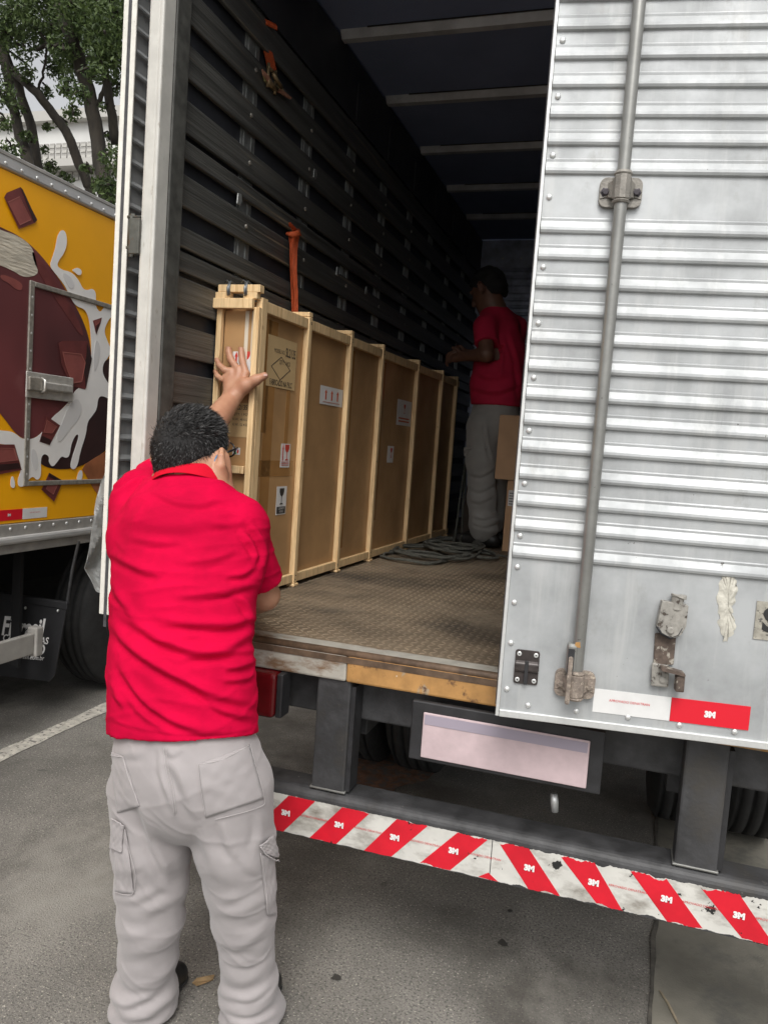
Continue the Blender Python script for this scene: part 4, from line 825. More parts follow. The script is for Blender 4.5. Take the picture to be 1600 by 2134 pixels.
# rope
mat('rope', (.135, .135, .115), .85, var=.35, vscale=120, bump=.8, bscale=300)
RT = thing('rope', 'grey-green rope lying in loose coils on the truck floor', 'rope', (-1.0, 4.2, FZ))
def rope_path(pts, r, n=8):
    P = np.array(pts); out = []
    for i in range(len(P) - 1):
        p0, p1, p2, p3 = P[max(i - 1, 0)], P[i], P[i + 1], P[min(i + 2, len(P) - 1)]
        for t in np.linspace(0, 1, 7, endpoint=False): out.append(.5 * ((2 * p1) + (-p0 + p2) * t + (2 * p0 - 5 * p1 + 4 * p2 - p3) * t * t + (-p0 + 3 * p1 - 3 * p2 + p3) * t ** 3))
    out.append(P[-1]); return out
rr = random.Random(5); pts = []
lay = 0
def loops(cx, cy, a, b, rot, turns, z):
    for i in range(int(turns * 9)):
        t = i / 9 * 2 * math.pi; ra = a * (1 + rr.uniform(-.16, .16)); rb = b * (1 + rr.uniform(-.2, .2)); x, y = ra * math.cos(t), rb * math.sin(t)
        pts.append((cx + x * math.cos(rot) - y * math.sin(rot), cy + x * math.sin(rot) + y * math.cos(rot), z + rr.uniform(0, .018)))
c1 = onZ(845, 1168, FZ); c2 = onZ(900, 1160, FZ); c3 = onZ(950, 1145, FZ); c4 = onZ(985, 1152, FZ)
loops(c1[0] + .03, c1[1] + .05, .16, .17, .5, 2.2, FZ + .008); loops(c2[0], c2[1] + .05, .20, .26, .3, 3.1, FZ + .016); loops(c3[0], c3[1] - .05, .16, .30, .1, 4.2, FZ + .024); loops(c2[0] + .05, c2[1] + .2, .10, .14, 1.1, 2.2, FZ + .04); loops(c4[0] - .02, c4[1] - .1, .13, .22, .8, 2.5, FZ + .016)
pts += [tuple(onZ(1030, 1160, FZ) + np.array([0, 0, .012])), tuple(onZ(1075, 1168, FZ) + np.array([0, 0, .012]))]
MB().tube(rope_path(pts, .01), .0070, 7).build('coil', 'rope', RT, smooth=True)
MB().tube(rope_path([onY(940, 1150, 4.5), onY(950, 1105, 4.85), onY(958, 1040, 5.0), onY(970, 960, 5.15), onY(974, 920, 5.2)], .01), .0068, 7).tube(rope_path([onY(955, 1150, 4.45), onY(962, 1110, 4.85), onY(964, 1060, 5.02), onY(969, 990, 5.15), onY(974, 925, 5.21)], .01), .0068, 7).build('hanging_run', 'rope', RT, smooth=True)
# orange ratchet straps hanging from the slats
mat('strap_orange', (.52, .085, .02), .7, var=.25, vscale=25, stretch=(4, 4, 1), bump=.4, bscale=150)
def ribbon(name, path, w, parent, m, t=.003, tw=None, thick=None):
    P = [np.asarray(p, float) for p in path]; V = []; n = len(P)
    for i, p in enumerate(P):
        a = (tw[i] if tw else 0); e = np.array([math.sin(a), math.cos(a), 0]) * w[i] / 2 if not np.isscalar(w) else np.array([math.sin(a), math.cos(a), 0]) * w / 2; nn = np.array([math.cos(a), -math.sin(a), 0]) * t
        V += [p - e - nn, p + e - nn, p + e + nn, p - e + nn]
    F = []
    for i in range(n - 1):
        for j in range(4): F.append((4 * i + j, 4 * i + (j + 1) % 4, 4 * i + 4 + (j + 1) % 4, 4 * i + 4 + j))
    F += [(3, 2, 1, 0), (4 * n - 4, 4 * n - 3, 4 * n - 2, 4 * n - 1)]; return add(name, V, F, m, parent, bevel=.001)
sx = WX + .022; s0 = onX(612, 490, sx); ST = thing('cargo_strap', 'orange strap knotted on a slat, hanging behind the crate', 'strap', tuple(s0))
ribbon('webbing', [onX(x, y, sx + .004 * math.sin(y * .05)) for x, y in [(606, 487), (609, 510), (610, 540), (611, 575), (612, 605), (613, 640), (613, 700)]], [.030, .022, .028, .030, .030, .032, .030], ST, 'strap_orange', tw=[.2, .9, .5, .35, .3, .2, .2])
ribbon('webbing', [onX(x, y, sx + .012) for x, y in [(617, 492), (615, 520), (613, 560), (616, 600), (617, 630), (617, 690)]], [.026, .018, .022, .018, .016, .018], ST, 'strap_orange', tw=[.6, 1.1, .9, .8, .9, .9])
kn = MB(); kn.tube([onX(598, 486, sx + .01), onX(606, 490, sx + .03), onX(618, 488, sx + .03), onX(622, 480, sx + .012)], [.007, .014, .014, .008], 8); kn.build('knot', 'strap_orange', ST, smooth=True)
ribbon('loose_end', [onX(x, y, sx + .01) for x, y in [(604, 463), (609, 472), (616, 480), (620, 488)]], [.006, .04, .06, .05], ST, 'strap_orange', tw=[.3, .3, .2, .2])
s0 = onX(565, 150, WX + .01); ST = thing('ratchet_strap', 'frayed orange ratchet strap with buckle hooked in a wall gap near the roof', 'strap', tuple(s0))
ribbon('webbing', [onX(x, y, WX - .004) for x, y in [(557, 102), (561, 118), (565, 135), (568, 150)]], .05, ST, 'strap_orange', tw=[.3] * 4)
ribbon('webbing', [onX(x, y, WX + .012) for x, y in [(563, 44), (566, 50), (565, 56)]], .05, ST, 'strap_orange', tw=[.5] * 3)
mat('buckle', (.30, .22, .12), .4, .6, var=.4, vscale=60); mat('frayed', (.36, .33, .14), .7, var=.35, vscale=40); mat('strap_pink', (.42, .20, .13), .7, var=.3, vscale=60)
mb = MB(); c = onX(566, 165, WX + .012)
for (a, b, cc) in [((0, -.03, .045), (0, -.03, -.04), .006), ((0, .03, .045), (0, .03, -.04), .006), ((0, -.035, .03), (0, .035, .03), .007), ((0, -.035, -.02), (0, .04, -.02), .011), ((.015, -.02, .01), (.02, .045, -.01), .008)]: mb.tube([c + np.array(a), c + np.array(b)], cc, 8)
mb.build('buckle', 'buckle', ST, smooth=True)
def pxpoly(pts, X, t, name, m): return MB().prism([onX(x, y, X) for x, y in pts], (t, 0, 0)).build(name, m, ST)
pxpoly([(546, 150), (556, 164), (568, 176), (585, 184), (590, 192), (578, 190), (562, 182), (550, 168)], WX + .004, .008, 'frayed_loop', 'frayed')
pxpoly([(582, 184), (594, 193), (606, 203), (603, 206), (590, 198), (576, 190)], WX + .013, .005, 'strap_tail', 'strap_pink')
pxpoly([(545, 143), (552, 150), (560, 160), (566, 172), (556, 168), (547, 156)], WX + .014, .004, 'strap_tail', 'strap_pink')
# grey crumpled tarpaulin hanging beside the open door
TP = [(236, 880), (232, 905), (219, 985), (211, 1005), (202, 1040), (196, 1075), (190, 1110), (186, 1140), (181, 1165), (175, 1185), (190, 1210), (199, 1232), (207, 1238), (214, 1238)]
V = []; F = []; rr = random.Random(9); nn = 12; yv = np.linspace(880, 1239, 60); Lx = np.interp(yv, [p[1] for p in TP], [p[0] for p in TP])
for i, y in enumerate(yv):
    for j in range(nn):
        f = j / (nn - 1); x = Lx[i] * (1 - f) + 246 * f; dd = .020 * math.sin(f * 4 + y * .021) + .010 * abs(math.sin(y * .035 + f * 5)) + .006 * abs(math.sin(y * .07 - f * 7)) + .0006 * rr.uniform(-1, 1)
        V.append(onY(x, y, LY + .045 + dd + .06 * f))
for i in range(len(yv) - 1):
    for j in range(nn - 1): a = i * nn + j; F.append((a, a + 1, a + nn + 1, a + nn))
tp = add('tarpaulin', V, F, 'tarp', loc=tuple(onY(205, 1180, LY + .05))); so = tp.modifiers.new('thick', 'SOLIDIFY'); so.thickness = .003
tag(tp, 'crumpled grey tarpaulin hanging behind the open door edge', 'tarpaulin')
ey_ = MB().tube([onY(184, 1173, LY + .012), onY(184, 1173, LY + .020)], .0045, 10).build('eyelet', 'black_steel', tp)
# litter on the ground
mat('dry_leaf', (.30, .20, .10), .8, var=.25, vscale=30); mat('twig', (.24, .20, .14), .85, var=.3, vscale=30)
q = [onZ(x, y, .006 + h) for x, y, h in [(400, 2050, 0), (410, 2040, .006), (430, 2036, .010), (447, 2033, .004), (444, 2043, 0), (428, 2050, .002), (410, 2056, 0)]]
tag(MB().prism(q, (0, 0, .002)).build('cardboard_scrap', 'dry_leaf', loc=tuple(q[0])), 'torn brown scrap lying between the man\'s feet', 'scrap')
tag(MB().tube([onZ(1375, 2066, .008), onZ(1392, 2092, .010), onZ(1408, 2124, .008), onZ(1416, 2140, .007)], [.003, .004, .004, .003], 7).build('twig', 'twig', loc=tuple(onZ(1392, 2092, .006))), 'thin dry stick lying on the concrete', 'stick')
# ------------------------------------------------------------------ people: bodies and clothes grown from distance fields
def rc(a, b, r1, r2, sc=(1, 1, 1)):
    """tapered capsule; sc squashes it along the world axes"""
    a, b, sc = [np.asarray(q, float) for q in (a, b, sc)]; A = a / sc; Bv = b / sc - A; L2 = max(np.dot(Bv, Bv), 1e-12); ms = sc.min()
    def f(p):
        q = p / sc - A; t = np.clip(q @ Bv / L2, 0, 1); return (np.linalg.norm(q - t[:, None] * Bv, axis=1) - (r1 + (r2 - r1) * t)) * ms
    return f
def el(c, r, M=None):
    c = np.asarray(c, float); r = np.asarray(r, float)
    def f(p):
        q = p - c
        if M is not None: q = q @ M
        k0 = np.linalg.norm(q / r, axis=1); k1 = np.linalg.norm(q / (r * r), axis=1) + 1e-9; return k0 * (k0 - 1) / k1
    return f
def smin(a, b, k):
    if k <= 0: return np.minimum(a, b)
    h = np.clip(.5 + .5 * (b - a) / k, 0, 1); return b + (a - b) * h - k * h * (1 - h)
def union(parts, k=.02):
    """parts: list of f or (f, k)"""
    def g(p):
        d = None
        for q in parts:
            f, kk = q if isinstance(q, tuple) else (q, k); v = f(p); d = v if d is None else smin(d, v, kk)
        return d
    return g
def chain(pts, rad, sc=(1, 1, 1), k=.02): return [(rc(pts[i], pts[i + 1], rad[i], rad[i + 1], sc), k) for i in range(len(pts) - 1)]
def surfnet(fn, lo, hi, h, newton=2):
    """surface nets over a blockwise-sampled field"""
    lo = np.asarray(lo, float); hi = np.asarray(hi, float); Bk = 8; nb = np.ceil((hi - lo) / (h * Bk)).astype(int) + 1; n = nb * Bk
    bi = np.stack(np.meshgrid(*[np.arange(k) for k in nb], indexing='ij'), -1).reshape(-1, 3); bc = lo + (bi * Bk + (Bk - 1) / 2) * h; fc = fn(bc)
    act = np.abs(fc) < h * Bk * 1.5
    vals = np.repeat(np.repeat(np.repeat(np.sign(fc).reshape(nb), Bk, 0), Bk, 1), Bk, 2).astype(np.float32) * 10
    off = np.stack(np.meshgrid(*[np.arange(Bk)] * 3, indexing='ij'), -1).reshape(-1, 3); A = bi[act]
    for c in range(0, len(A), 500):
        I = (A[c:c + 500, None] * Bk + off[None]).reshape(-1, 3); vals[I[:, 0], I[:, 1], I[:, 2]] = fn(lo + I * h)
    ins = vals < 0; s = np.zeros(np.array(ins.shape) - 1, np.int8)
    cs = [(a, b, c) for a in (0, 1) for b in (0, 1) for c in (0, 1)]
    sl = lambda a, m: slice(a, m - 1 + a)
    for a, b, c in cs: s += ins[sl(a, n[0]), sl(b, n[1]), sl(c, n[2])]
    cell = np.argwhere((s > 0) & (s < 8)); idx = -np.ones(s.shape, np.int64); idx[cell[:, 0], cell[:, 1], cell[:, 2]] = np.arange(len(cell))
    acc = np.zeros((len(cell), 3)); cnt = np.zeros(len(cell))
    for i, c0 in enumerate(cs):
        for c1 in cs[i + 1:]:
            if sum(abs(np.array(c0) - np.array(c1))) != 1: continue
            v0 = vals[tuple((cell + c0).T)]; v1 = vals[tuple((cell + c1).T)]; m = (v0 < 0) != (v1 < 0); t = v0[m] / (v0[m] - v1[m])
            acc[m] += np.array(c0) + t[:, None] * (np.array(c1) - np.array(c0)); cnt[m] += 1
    V = lo + (cell + acc / cnt[:, None]) * h; F = []
    for ax in range(3):
        o1, o2 = (ax + 1) % 3, (ax + 2) % 3; m = np.take(ins, range(0, n[ax] - 1), ax) != np.take(ins, range(1, n[ax]), ax); P = np.argwhere(m); P = P[(P[:, o1] > 0) & (P[:, o2] > 0) & (P[:, o1] < n[o1] - 1) & (P[:, o2] < n[o2] - 1)]
        e1 = np.eye(3, dtype=int)[o1]; e2 = np.eye(3, dtype=int)[o2]; q = np.stack([idx[tuple((P - d).T)] for d in (0 * e1, e1, e1 + e2, e2)], 1); fl = ins[tuple(P.T)]; q[~fl] = q[~fl][:, ::-1]; F.append(q)
    F = np.concatenate(F); F = F[(F >= 0).all(1)]
    for _ in range(newton):
        e = h * .3; d0 = fn(V); gr = np.stack([fn(V + e * np.eye(3)[i]) - d0 for i in range(3)], 1) / e; gl = (gr ** 2).sum(1) + 1e-6; V = V - np.clip(d0 / gl, -h, h)[:, None] * gr
    return V, F
def vnormals(V, F):
    N = np.zeros_like(V); fn = np.cross(V[F[:, 2]] - V[F[:, 0]], V[F[:, 3]] - V[F[:, 1]])
    for k in range(4): np.add.at(N, F[:, k], fn)
    return N / (np.linalg.norm(N, axis=1)[:, None] + 1e-12)
def catmull(P, n=6):
    P = np.asarray(P, float); out = []
    for i in range(len(P) - 1):
        p0, p1, p2, p3 = P[max(i - 1, 0)], P[i], P[i + 1], P[min(i + 2, len(P) - 1)]
        for t in np.linspace(0, 1, n, endpoint=False): out.append(.5 * ((2 * p1) + (-p0 + p2) * t + (2 * p0 - 5 * p1 + 4 * p2 - p3) * t * t + (-p0 + 3 * p1 - 3 * p2 + p3) * t ** 3))
    return np.array(out + [P[-1]])
def fold(V, N, curves, amp=1.0):
    """raise cloth ridges with a hollow under them along curves drawn on the cloth's visible side"""
    px = proj(V); face = ((V - CAM) * N).sum(1) < .25 * np.linalg.norm(V - CAM, axis=1); D_ = np.zeros(len(V))
    for pts, w, A in curves:
        P = catmull(pts); lo = P.min(0) - 4 * w; hi = P.max(0) + 4 * w; m = np.where(face & (px > lo).all(1) & (px < hi).all(1))[0]
        if len(m) == 0: continue
        q = px[m]; best = np.full(len(m), 1e9); sg = np.zeros(len(m)); tt = np.zeros(len(m)); ns = len(P) - 1
        for i in range(ns):
            a, d = P[i], P[i + 1] - P[i]; t = np.clip(((q - a) @ d) / (d @ d + 1e-9), 0, 1); r = q - a - t[:, None] * d; dist = np.linalg.norm(r, axis=1); up = dist < best
            best[up] = dist[up]; s_ = np.sign(d[0] * r[:, 1] - d[1] * r[:, 0]); sg[up] = -s_[up]; tt[up] = (i + t[up]) / ns
        d = best * sg; tap = np.clip(np.sin(np.pi * np.clip(tt, .02, .98)), 0, 1) ** .6
        D_[m] += A * tap * (np.exp(-(d / w) ** 2) - .85 * np.exp(-((d + 1.6 * w) / (.9 * w)) ** 2))
    return V + N * (D_ * amp)[:, None]
def ripple(V, N, a, s, seed):
    r = np.random.default_rng(seed); D_ = np.zeros(len(V))
    for k in range(7): D_ += np.sin(V @ (r.normal(size=3) * s) + r.random() * 6.28) / 7
    return V + N * (D_ * a)[:, None]
def creases(V, N, amp, wl, seed, tilt=.35, sharp=4.0, vert=.25):
    """irregular sharp-edged cloth creases running mostly across the limb"""
    r = np.random.default_rng(seed); D_ = np.zeros(len(V))
    for k in range(5):
        a = r.uniform(-tilt, tilt); d = np.array([math.sin(a) * r.uniform(.5, 1), r.uniform(-.3, .3), math.cos(a)]); d /= np.linalg.norm(d); L_ = wl * r.uniform(.7, 1.5)
        warp = sum(np.sin(V @ (r.normal(size=3) * 7) + r.random() * 6.3) for _ in range(3)) * .75
        mask = np.clip(.5 + sum(np.sin(V @ (r.normal(size=3) * 11) + r.random() * 6.3) for _ in range(3)) * .45 - .25, 0, 1)
        D_ += mask * ((1 - np.abs(np.sin(np.pi * (V @ d) / L_ + warp))) ** sharp - .18)
    return V + N * (D_ * amp)[:, None]
W = onY
def skinmat(name, c, c2): 
    m = mat(name, c, .5, col2=c2, vscale=22, vdetail=6, bump=.12, bscale=180, bdist=.003); p = m.node_tree.nodes['Principled BSDF']; p.inputs['Subsurface Weight'].default_value = .12; p.inputs['Subsurface Radius'].default_value = (.012, .005, .003); p.inputs['Subsurface Scale'].default_value = .5
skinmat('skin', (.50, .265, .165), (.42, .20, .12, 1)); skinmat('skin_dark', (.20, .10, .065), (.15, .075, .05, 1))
def weave(name, c, var, s=900, bs=.25, rough=.85, sheen=.25): return mat(name, c, rough, var=var, vscale=7, bump=bs, bscale=s, sheen=sheen, bdist=.002)
weave('shirt_red', (.56, .0005, .040), .17, rough=.9, sheen=0); weave('collar_red', (.60, .006, .026), .06, 500, .5, .9, 0)
for _n in ('shirt_red', 'collar_red'): MATS[_n].node_tree.nodes['Principled BSDF'].inputs['Specular IOR Level'].default_value = .12
weave('trouser_grey', (.345, .318, .318), .09); weave('trouser_seam', (.42, .39, .39), .05)
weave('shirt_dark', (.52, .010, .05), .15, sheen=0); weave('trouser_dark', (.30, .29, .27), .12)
mat('shoe', (.02, .019, .018), .5, var=.3, vscale=30)
mat('sole', (.03, .03, .03), .8)
def hairmat():
    m = bpy.data.materials.new('hair'); m.use_nodes = True; n = m.node_tree.nodes; L = m.node_tree.links; p = n['Principled BSDF']
    g = n.new('ShaderNodeNewGeometry'); r = n.new('ShaderNodeValToRGB'); L.new(g.outputs['Random Per Island'], r.inputs['Fac']); L.new(r.outputs['Color'], p.inputs['Base Color'])
    e = r.color_ramp.elements; e[0].position = 0; e[0].color = (.010, .009, .009, 1); e[1].position = 1; e[1].color = (.15, .145, .14, 1)
    for pos, c in [(.70, .014), (.84, .030), (.94, .07)]: x = e.new(pos); x.color = (c, c * .96, c * .94, 1)
    p.inputs['Roughness'].default_value = .45; MATS['hair'] = m
hairmat(); mat('scalp', (.012, .011, .011), .8, var=.4, vscale=120)

def head_frame(c, fwd, up):
    f = np.asarray(fwd, float); f /= np.linalg.norm(f); u = np.asarray(up, float); u = u - f * np.dot(u, f); u /= np.linalg.norm(u); r = np.cross(f, u)
    M = np.stack([r, f, u], 1); c = np.asarray(c, float); return c, M, (lambda a, b, d: c + M @ np.array([a, b, d], float))
def head_parts(c, M, H, s=1.0):
    P = [(el(H(0, -.012 * s, .022 * s), (.079 * s, .100 * s, .098 * s), M), 0), (el(H(0, .030 * s, -.042 * s), (.062 * s, .066 * s, .078 * s), M), .03 * s),
         (el(H(0, .052 * s, -.082 * s), (.036 * s, .036 * s, .030 * s), M), .03 * s), (rc(H(0, .092 * s, .012 * s), H(0, .116 * s, -.032 * s), .010 * s, .015 * s), .012 * s),
         (el(H(0, .088 * s, .026 * s), (.052 * s, .014 * s, .012 * s), M), .012 * s), (rc(H(-.022 * s, .086 * s, -.066 * s), H(.022 * s, .086 * s, -.066 * s), .008 * s, .008 * s), .008 * s)]
    for e in (-1, 1):
        Me = M @ np.array(Matrix.Rotation(e * R_(-34), 3, 'Z')) @ np.array(Matrix.Rotation(R_(-14), 3, 'X'))      # flap flaring out towards its back rim
        P += [(el(H(e * .093 * s, -.016 * s, -.014 * s), (.0055 * s, .024 * s, .036 * s), Me), .003 * s)]
        rim = [(.094, .000, .016), (.100, -.016, .022), (.108, -.030, .010), (.110, -.033, -.012), (.102, -.024, -.034), (.092, -.010, -.046)]
        P += [(rc(H(e * rim[i][0] * s, rim[i][1] * s, rim[i][2] * s), H(e * rim[i + 1][0] * s, rim[i + 1][1] * s, rim[i + 1][2] * s), .0052 * s, .0052 * s), .002 * s) for i in range(5)]
    return P
def haircap(c, M, s, back, side, thick):
    skull = el(c + M @ np.array([0, -.012 * s, .022 * s]), (.079 * s + thick, .100 * s + thick, .098 * s + thick), M)
    low = el(c + M @ np.array([0, -.035 * s, -.035 * s]), (.068 * s + thick, .066 * s + thick, .070 * s + thick), M)
    def region(p):
        q = (p - c) @ M; f = q[:, 1] / s; u = q[:, 2] / s
        lim = np.interp(f, [-.12, -.055, -.035, -.028, .006, .016, .055, .075, .12], [back, back + .006, side - .030, side - .004, side + .010, side - .012, side + .020, .055, .075]); return lim - u
    return (lambda p: np.maximum(smin(skull(p), low(p), .02), region(p) * .6)), region

# ================================================================== the man in the red shirt behind the truck
PM = thing('person', 'man in red polo shirt and grey work trousers pushing the crate, seen from behind', 'person', (-1.0, 1.78, 0))
HS = 1.04
hc, hM, HH = head_frame(W(404, 949, 1.870), (math.sin(R_(6)) * .97, math.cos(R_(6)) * .97, .16), (-.02, -.02, 1))
LS = W(297, 1043, 1.86); EL = W(386, 962, 2.13); WRL = W(479, 836, 2.405); RS = W(503, 1100, 1.845); ER = W(550, 1240, 1.97); WRR = W(521, 1256, 2.22)
neck0 = W(402, 1035, 1.83)
bp = head_parts(hc, hM, HH, HS)
bp += [(rc(HH(0, -.030, -.055), neck0, .056, .066), .03), (rc(neck0, W(385, 1150, 1.79), .10, .15, (1, .72, 1)), .05), (rc(W(385, 1150, 1.79), W(380, 1500, 1.72), .145, .130, (1, .72, 1)), .05),
       (rc(LS, neck0, .062, .06), .04), (rc(RS, neck0, .058, .06), .04)]
bp += chain([LS, EL, EL * .45 + WRL * .55, WRL], [.058, .049, .047, .034], k=.012) + chain([RS, ER, ER * .5 + WRR * .5, WRR], [.055, .043, .042, .029], k=.012)
for a, b in [((330, 1650, 1.71), (300, 2090, 1.765)), ((470, 1650, 1.72), (522, 2090, 1.845))]: bp += [(rc(W(*a), W(*b), .085, .045), .02)]
# left hand flat on the crate end: palm, four bent fingers, thumb out to the side
kn = [W(512, 778, 2.446), W(498, 771, 2.446), W(482, 774, 2.440), W(472, 786, 2.434)]
wq = W(486, 826, 2.412)
for i, k_ in enumerate(kn): bp.append((rc(wq + (k_ - wq) * .05 + np.array([.010 - .008 * i, 0, 0]), k_, .0200, .0135), .012))
fing = [[kn[0], W(505, 752, 2.452), W(503, 736, 2.458), W(502, 723, 2.461)], [kn[1] + np.array([-.004, 0, 0]), W(481, 749, 2.452), W(477, 734, 2.458), W(476, 723, 2.461)],
        [kn[2], W(467, 770, 2.432), W(457, 761, 2.434), W(452, 750, 2.440)], [kn[3], W(462, 790, 2.428), W(453, 784, 2.432), W(449, 774, 2.446)]]
for i, c_ in enumerate(fing): s_ = [1, 1.04, .96, .85][i]; bp += chain(c_, [.0125 * s_, .0114 * s_, .0106 * s_, .0096 * s_], k=.005)
bp += chain([W(492, 822, 2.420), W(511, 804, 2.422), W(532, 792, 2.426), W(551, 783, 2.430)], [.024, .0215, .0155, .0125], k=.016)
# right hand under the crate edge, hidden behind the body
rw = WRR; rd_ = np.array([-.05, .10, 0.0]); rp = rw + rd_ * .8
bp.append((rc(rw, rp, .026, .030, (1, 1, .6)), .012))
for i in range(4): b_ = rp + np.array([-.030 + .02 * i, .02, 0]); bp += chain([b_, b_ + np.array([-.008, .035, .006]), b_ + np.array([-.010, .055, .022]), b_ + np.array([-.008, .058, .042])], [.010, .0095, .0085, .0075], k=.004)
bp += chain([rw + np.array([.02, .03, .0]), rw + np.array([.045, .06, .012]), rw + np.array([.045, .09, .022])], [.014, .012, .009], k=.008)
fb = union(bp)
V, F = surfnet(fb, (-1.50, 1.45, .01), (-.70, 2.55, 1.85), .0040, 2)
BODY = add('body', V, F, 'skin', PM, smooth=True)
# fingernail on the thumb
nl = MB(); tn = W(553, 781, 2.4185); nl.prism([tn + np.array([a, b * .2, c]) for a, b, c in [(-.006, 0, -.004), (.005, .01, -.003), (.006, .01, .003), (-.005, 0, .004)]], (0, -.001, 0)); mat('nail', (.60, .40, .34), .35); nl.build('fingernail', 'nail', BODY)

# ---- shirt
tc = (1, .72, 1)
sp = chain([W(380, 1600, 1.71), W(379, 1500, 1.712), W(378, 1400, 1.72), W(379, 1250, 1.752), W(384, 1140, 1.79), W(394, 1075, 1.825)], [.186, .187, .184, .184, .180, .135], tc, .04)
sp += [(rc(LS, neck0 + np.array([-.02, 0, -.055]), .074, .072), .04), (rc(RS, neck0 + np.array([.02, 0, -.055]), .062, .072), .05), (rc(LS, W(290, 1120, 1.80), .070, .080), .05), (rc(RS, W(490, 1180, 1.80), .06, .07), .05)]
sp += chain([LS, LS * .62 + EL * .38, LS * .40 + EL * .60], [.076, .072, .070], k=.03)
slr = W(544, 1213, 1.945); sp += [(rc(RS, slr, .066, .061), .012)]
f0 = union(sp)
h3 = [W(226, 1521, 1.71), W(535, 1531, 1.71), W(400, 1546, 1.585)]; hn = np.cross(h3[1] - h3[0], h3[2] - h3[0]); hn /= np.linalg.norm(hn); hn = hn if hn[2] > 0 else -hn
sd_ = (slr - RS) / np.linalg.norm(slr - RS); ld_ = (EL - LS) / np.linalg.norm(EL - LS)
neckcut = rc(neck0 + np.array([.0, .01, .03]), HH(0, -.02, -.03), .074, .085)
def fs(p):
    d = f0(p); d = np.maximum(d, (h3[0] - p) @ hn)
    sl = (p - slr) @ sd_; near = np.linalg.norm(p - slr, axis=1) < .13; d = np.where(near & (p[:, 0] > slr[0] - .075), np.maximum(d, sl + .003), d)
    le = LS * .42 + EL * .58; near = np.linalg.norm(p - le, axis=1) < .16; d = np.where(near, np.maximum(d, (p - le) @ ld_), d)
    return np.maximum(d, -neckcut(p))
V, F = surfnet(fs, (-1.50, 1.45, .70), (-.70, 2.30, 1.62), .0052, 2)
N = vnormals(V, F); V = ripple(V, N, .0035, 22, 3); V = ripple(V, N, .0015, 60, 4)
SF = [([(372, 1242), (420, 1238), (470, 1230), (528, 1213)], 9, .009), ([(340, 1290), (400, 1297), (450, 1300), (495, 1297), (527, 1281)], 10, .012),
      ([(255, 1278), (324, 1325), (370, 1345), (415, 1356), (470, 1350), (527, 1314)], 11, .014), ([(365, 1375), (425, 1364), (480, 1360), (526, 1352)], 8, .007),
      ([(240, 1300), (262, 1335), (312, 1375), (387, 1417), (462, 1450), (527, 1463)], 11, .014), ([(252, 1380), (268, 1412), (296, 1450), (350, 1494), (412, 1518), (470, 1520)], 10, .011),
      ([(405, 1428), (455, 1472), (490, 1486), (530, 1494)], 9, .009), ([(229, 1150), (262, 1170), (301, 1188), (330, 1192)], 9, .008),
      ([(270, 1085), (330, 1092), (390, 1092), (450, 1082)], 16, .006), ([(312, 985), (275, 1005), (236, 1034)], 6, .008), ([(314, 990), (288, 1025), (262, 1060)], 7, .009), ([(308, 978), (270, 988), (242, 1012)], 5, .006), ([(300, 968), (268, 978), (252, 990)], 4, .005),
      ([(322, 1024), (369, 1046), (420, 1050), (450, 1042), (488, 1047)], 7, .007), ([(380, 1172), (440, 1165), (490, 1148)], 9, .007), ([(270, 1118), (330, 1128), (380, 1126)], 9, .006),
      ([(470, 1392), (500, 1388), (530, 1378)], 7, .008), ([(465, 1418), (500, 1416), (530, 1406)], 7, .007), ([(235, 1210), (250, 1245), (285, 1285)], 9, .007), ([(520, 1090), (538, 1115), (552, 1150), (548, 1185)], 6, .010), ([(505, 1110), (528, 1140), (537, 1165)], 6, .008),
      ([(470, 1200), (505, 1196), (530, 1180)], 7, .007), ([(262, 1440), (300, 1490), (350, 1520)], 9, .005), ([(232, 1420), (245, 1450), (262, 1478)], 8, .006), ([(498, 1240), (515, 1262), (528, 1300)], 7, .008), ([(228, 1500), (300, 1520), (390, 1531), (470, 1528), (534, 1516)], 4, .0028), ([(440, 1090), (480, 1092), (520, 1085)], 9, .006)]
V = fold(V, N, SF, .9); N = vnormals(V, F); V = creases(V, N, .0030, .10, 17, .6, 5.0); N = vnormals(V, F); SH = add('polo_shirt', V, F, 'shirt_red', PM, smooth=True)
# ---- collar: a folded band around the neck
V = []; F = []; n = 44; nc = neck0 * .60 + HH(0, -.03, -.06) * .40; ax = HH(0, -.03, -.055) - neck0; ax /= np.linalg.norm(ax); ax = ax + np.array([.34, 0, 0]); ax /= np.linalg.norm(ax); a1 = np.array([1.0, 0, 0]); a1 -= ax * np.dot(a1, ax); a1 /= np.linalg.norm(a1); a2 = np.cross(ax, a1)
rows = [(.078, .034), (.085, .038), (.091, .032), (.099, .008), (.106, -.014), (.1035, -.016), (.094, .002), (.084, .024)]
cb = neck0 + ax * .040 + np.array([-.008, 0, .004])
for (r, h) in rows:
    for j in range(n):
        t = 2 * math.pi * j / n; V.append(cb + a1 * r * 1.02 * math.cos(t) + a2 * r * .98 * math.sin(t) + ax * (h + .004 * math.sin(3 * t) + .006 * math.sin(t)))
k = len(rows)
F = [(i * n + j, i * n + (j + 1) % n, ((i + 1) % k) * n + (j + 1) % n, ((i + 1) % k) * n + j) for i in range(k) for j in range(n)]
co = add('collar', V, F, 'collar_red', SH, smooth=True); sb = co.modifiers.new('s', 'SUBSURF'); sb.levels = 1; sb.render_levels = 2

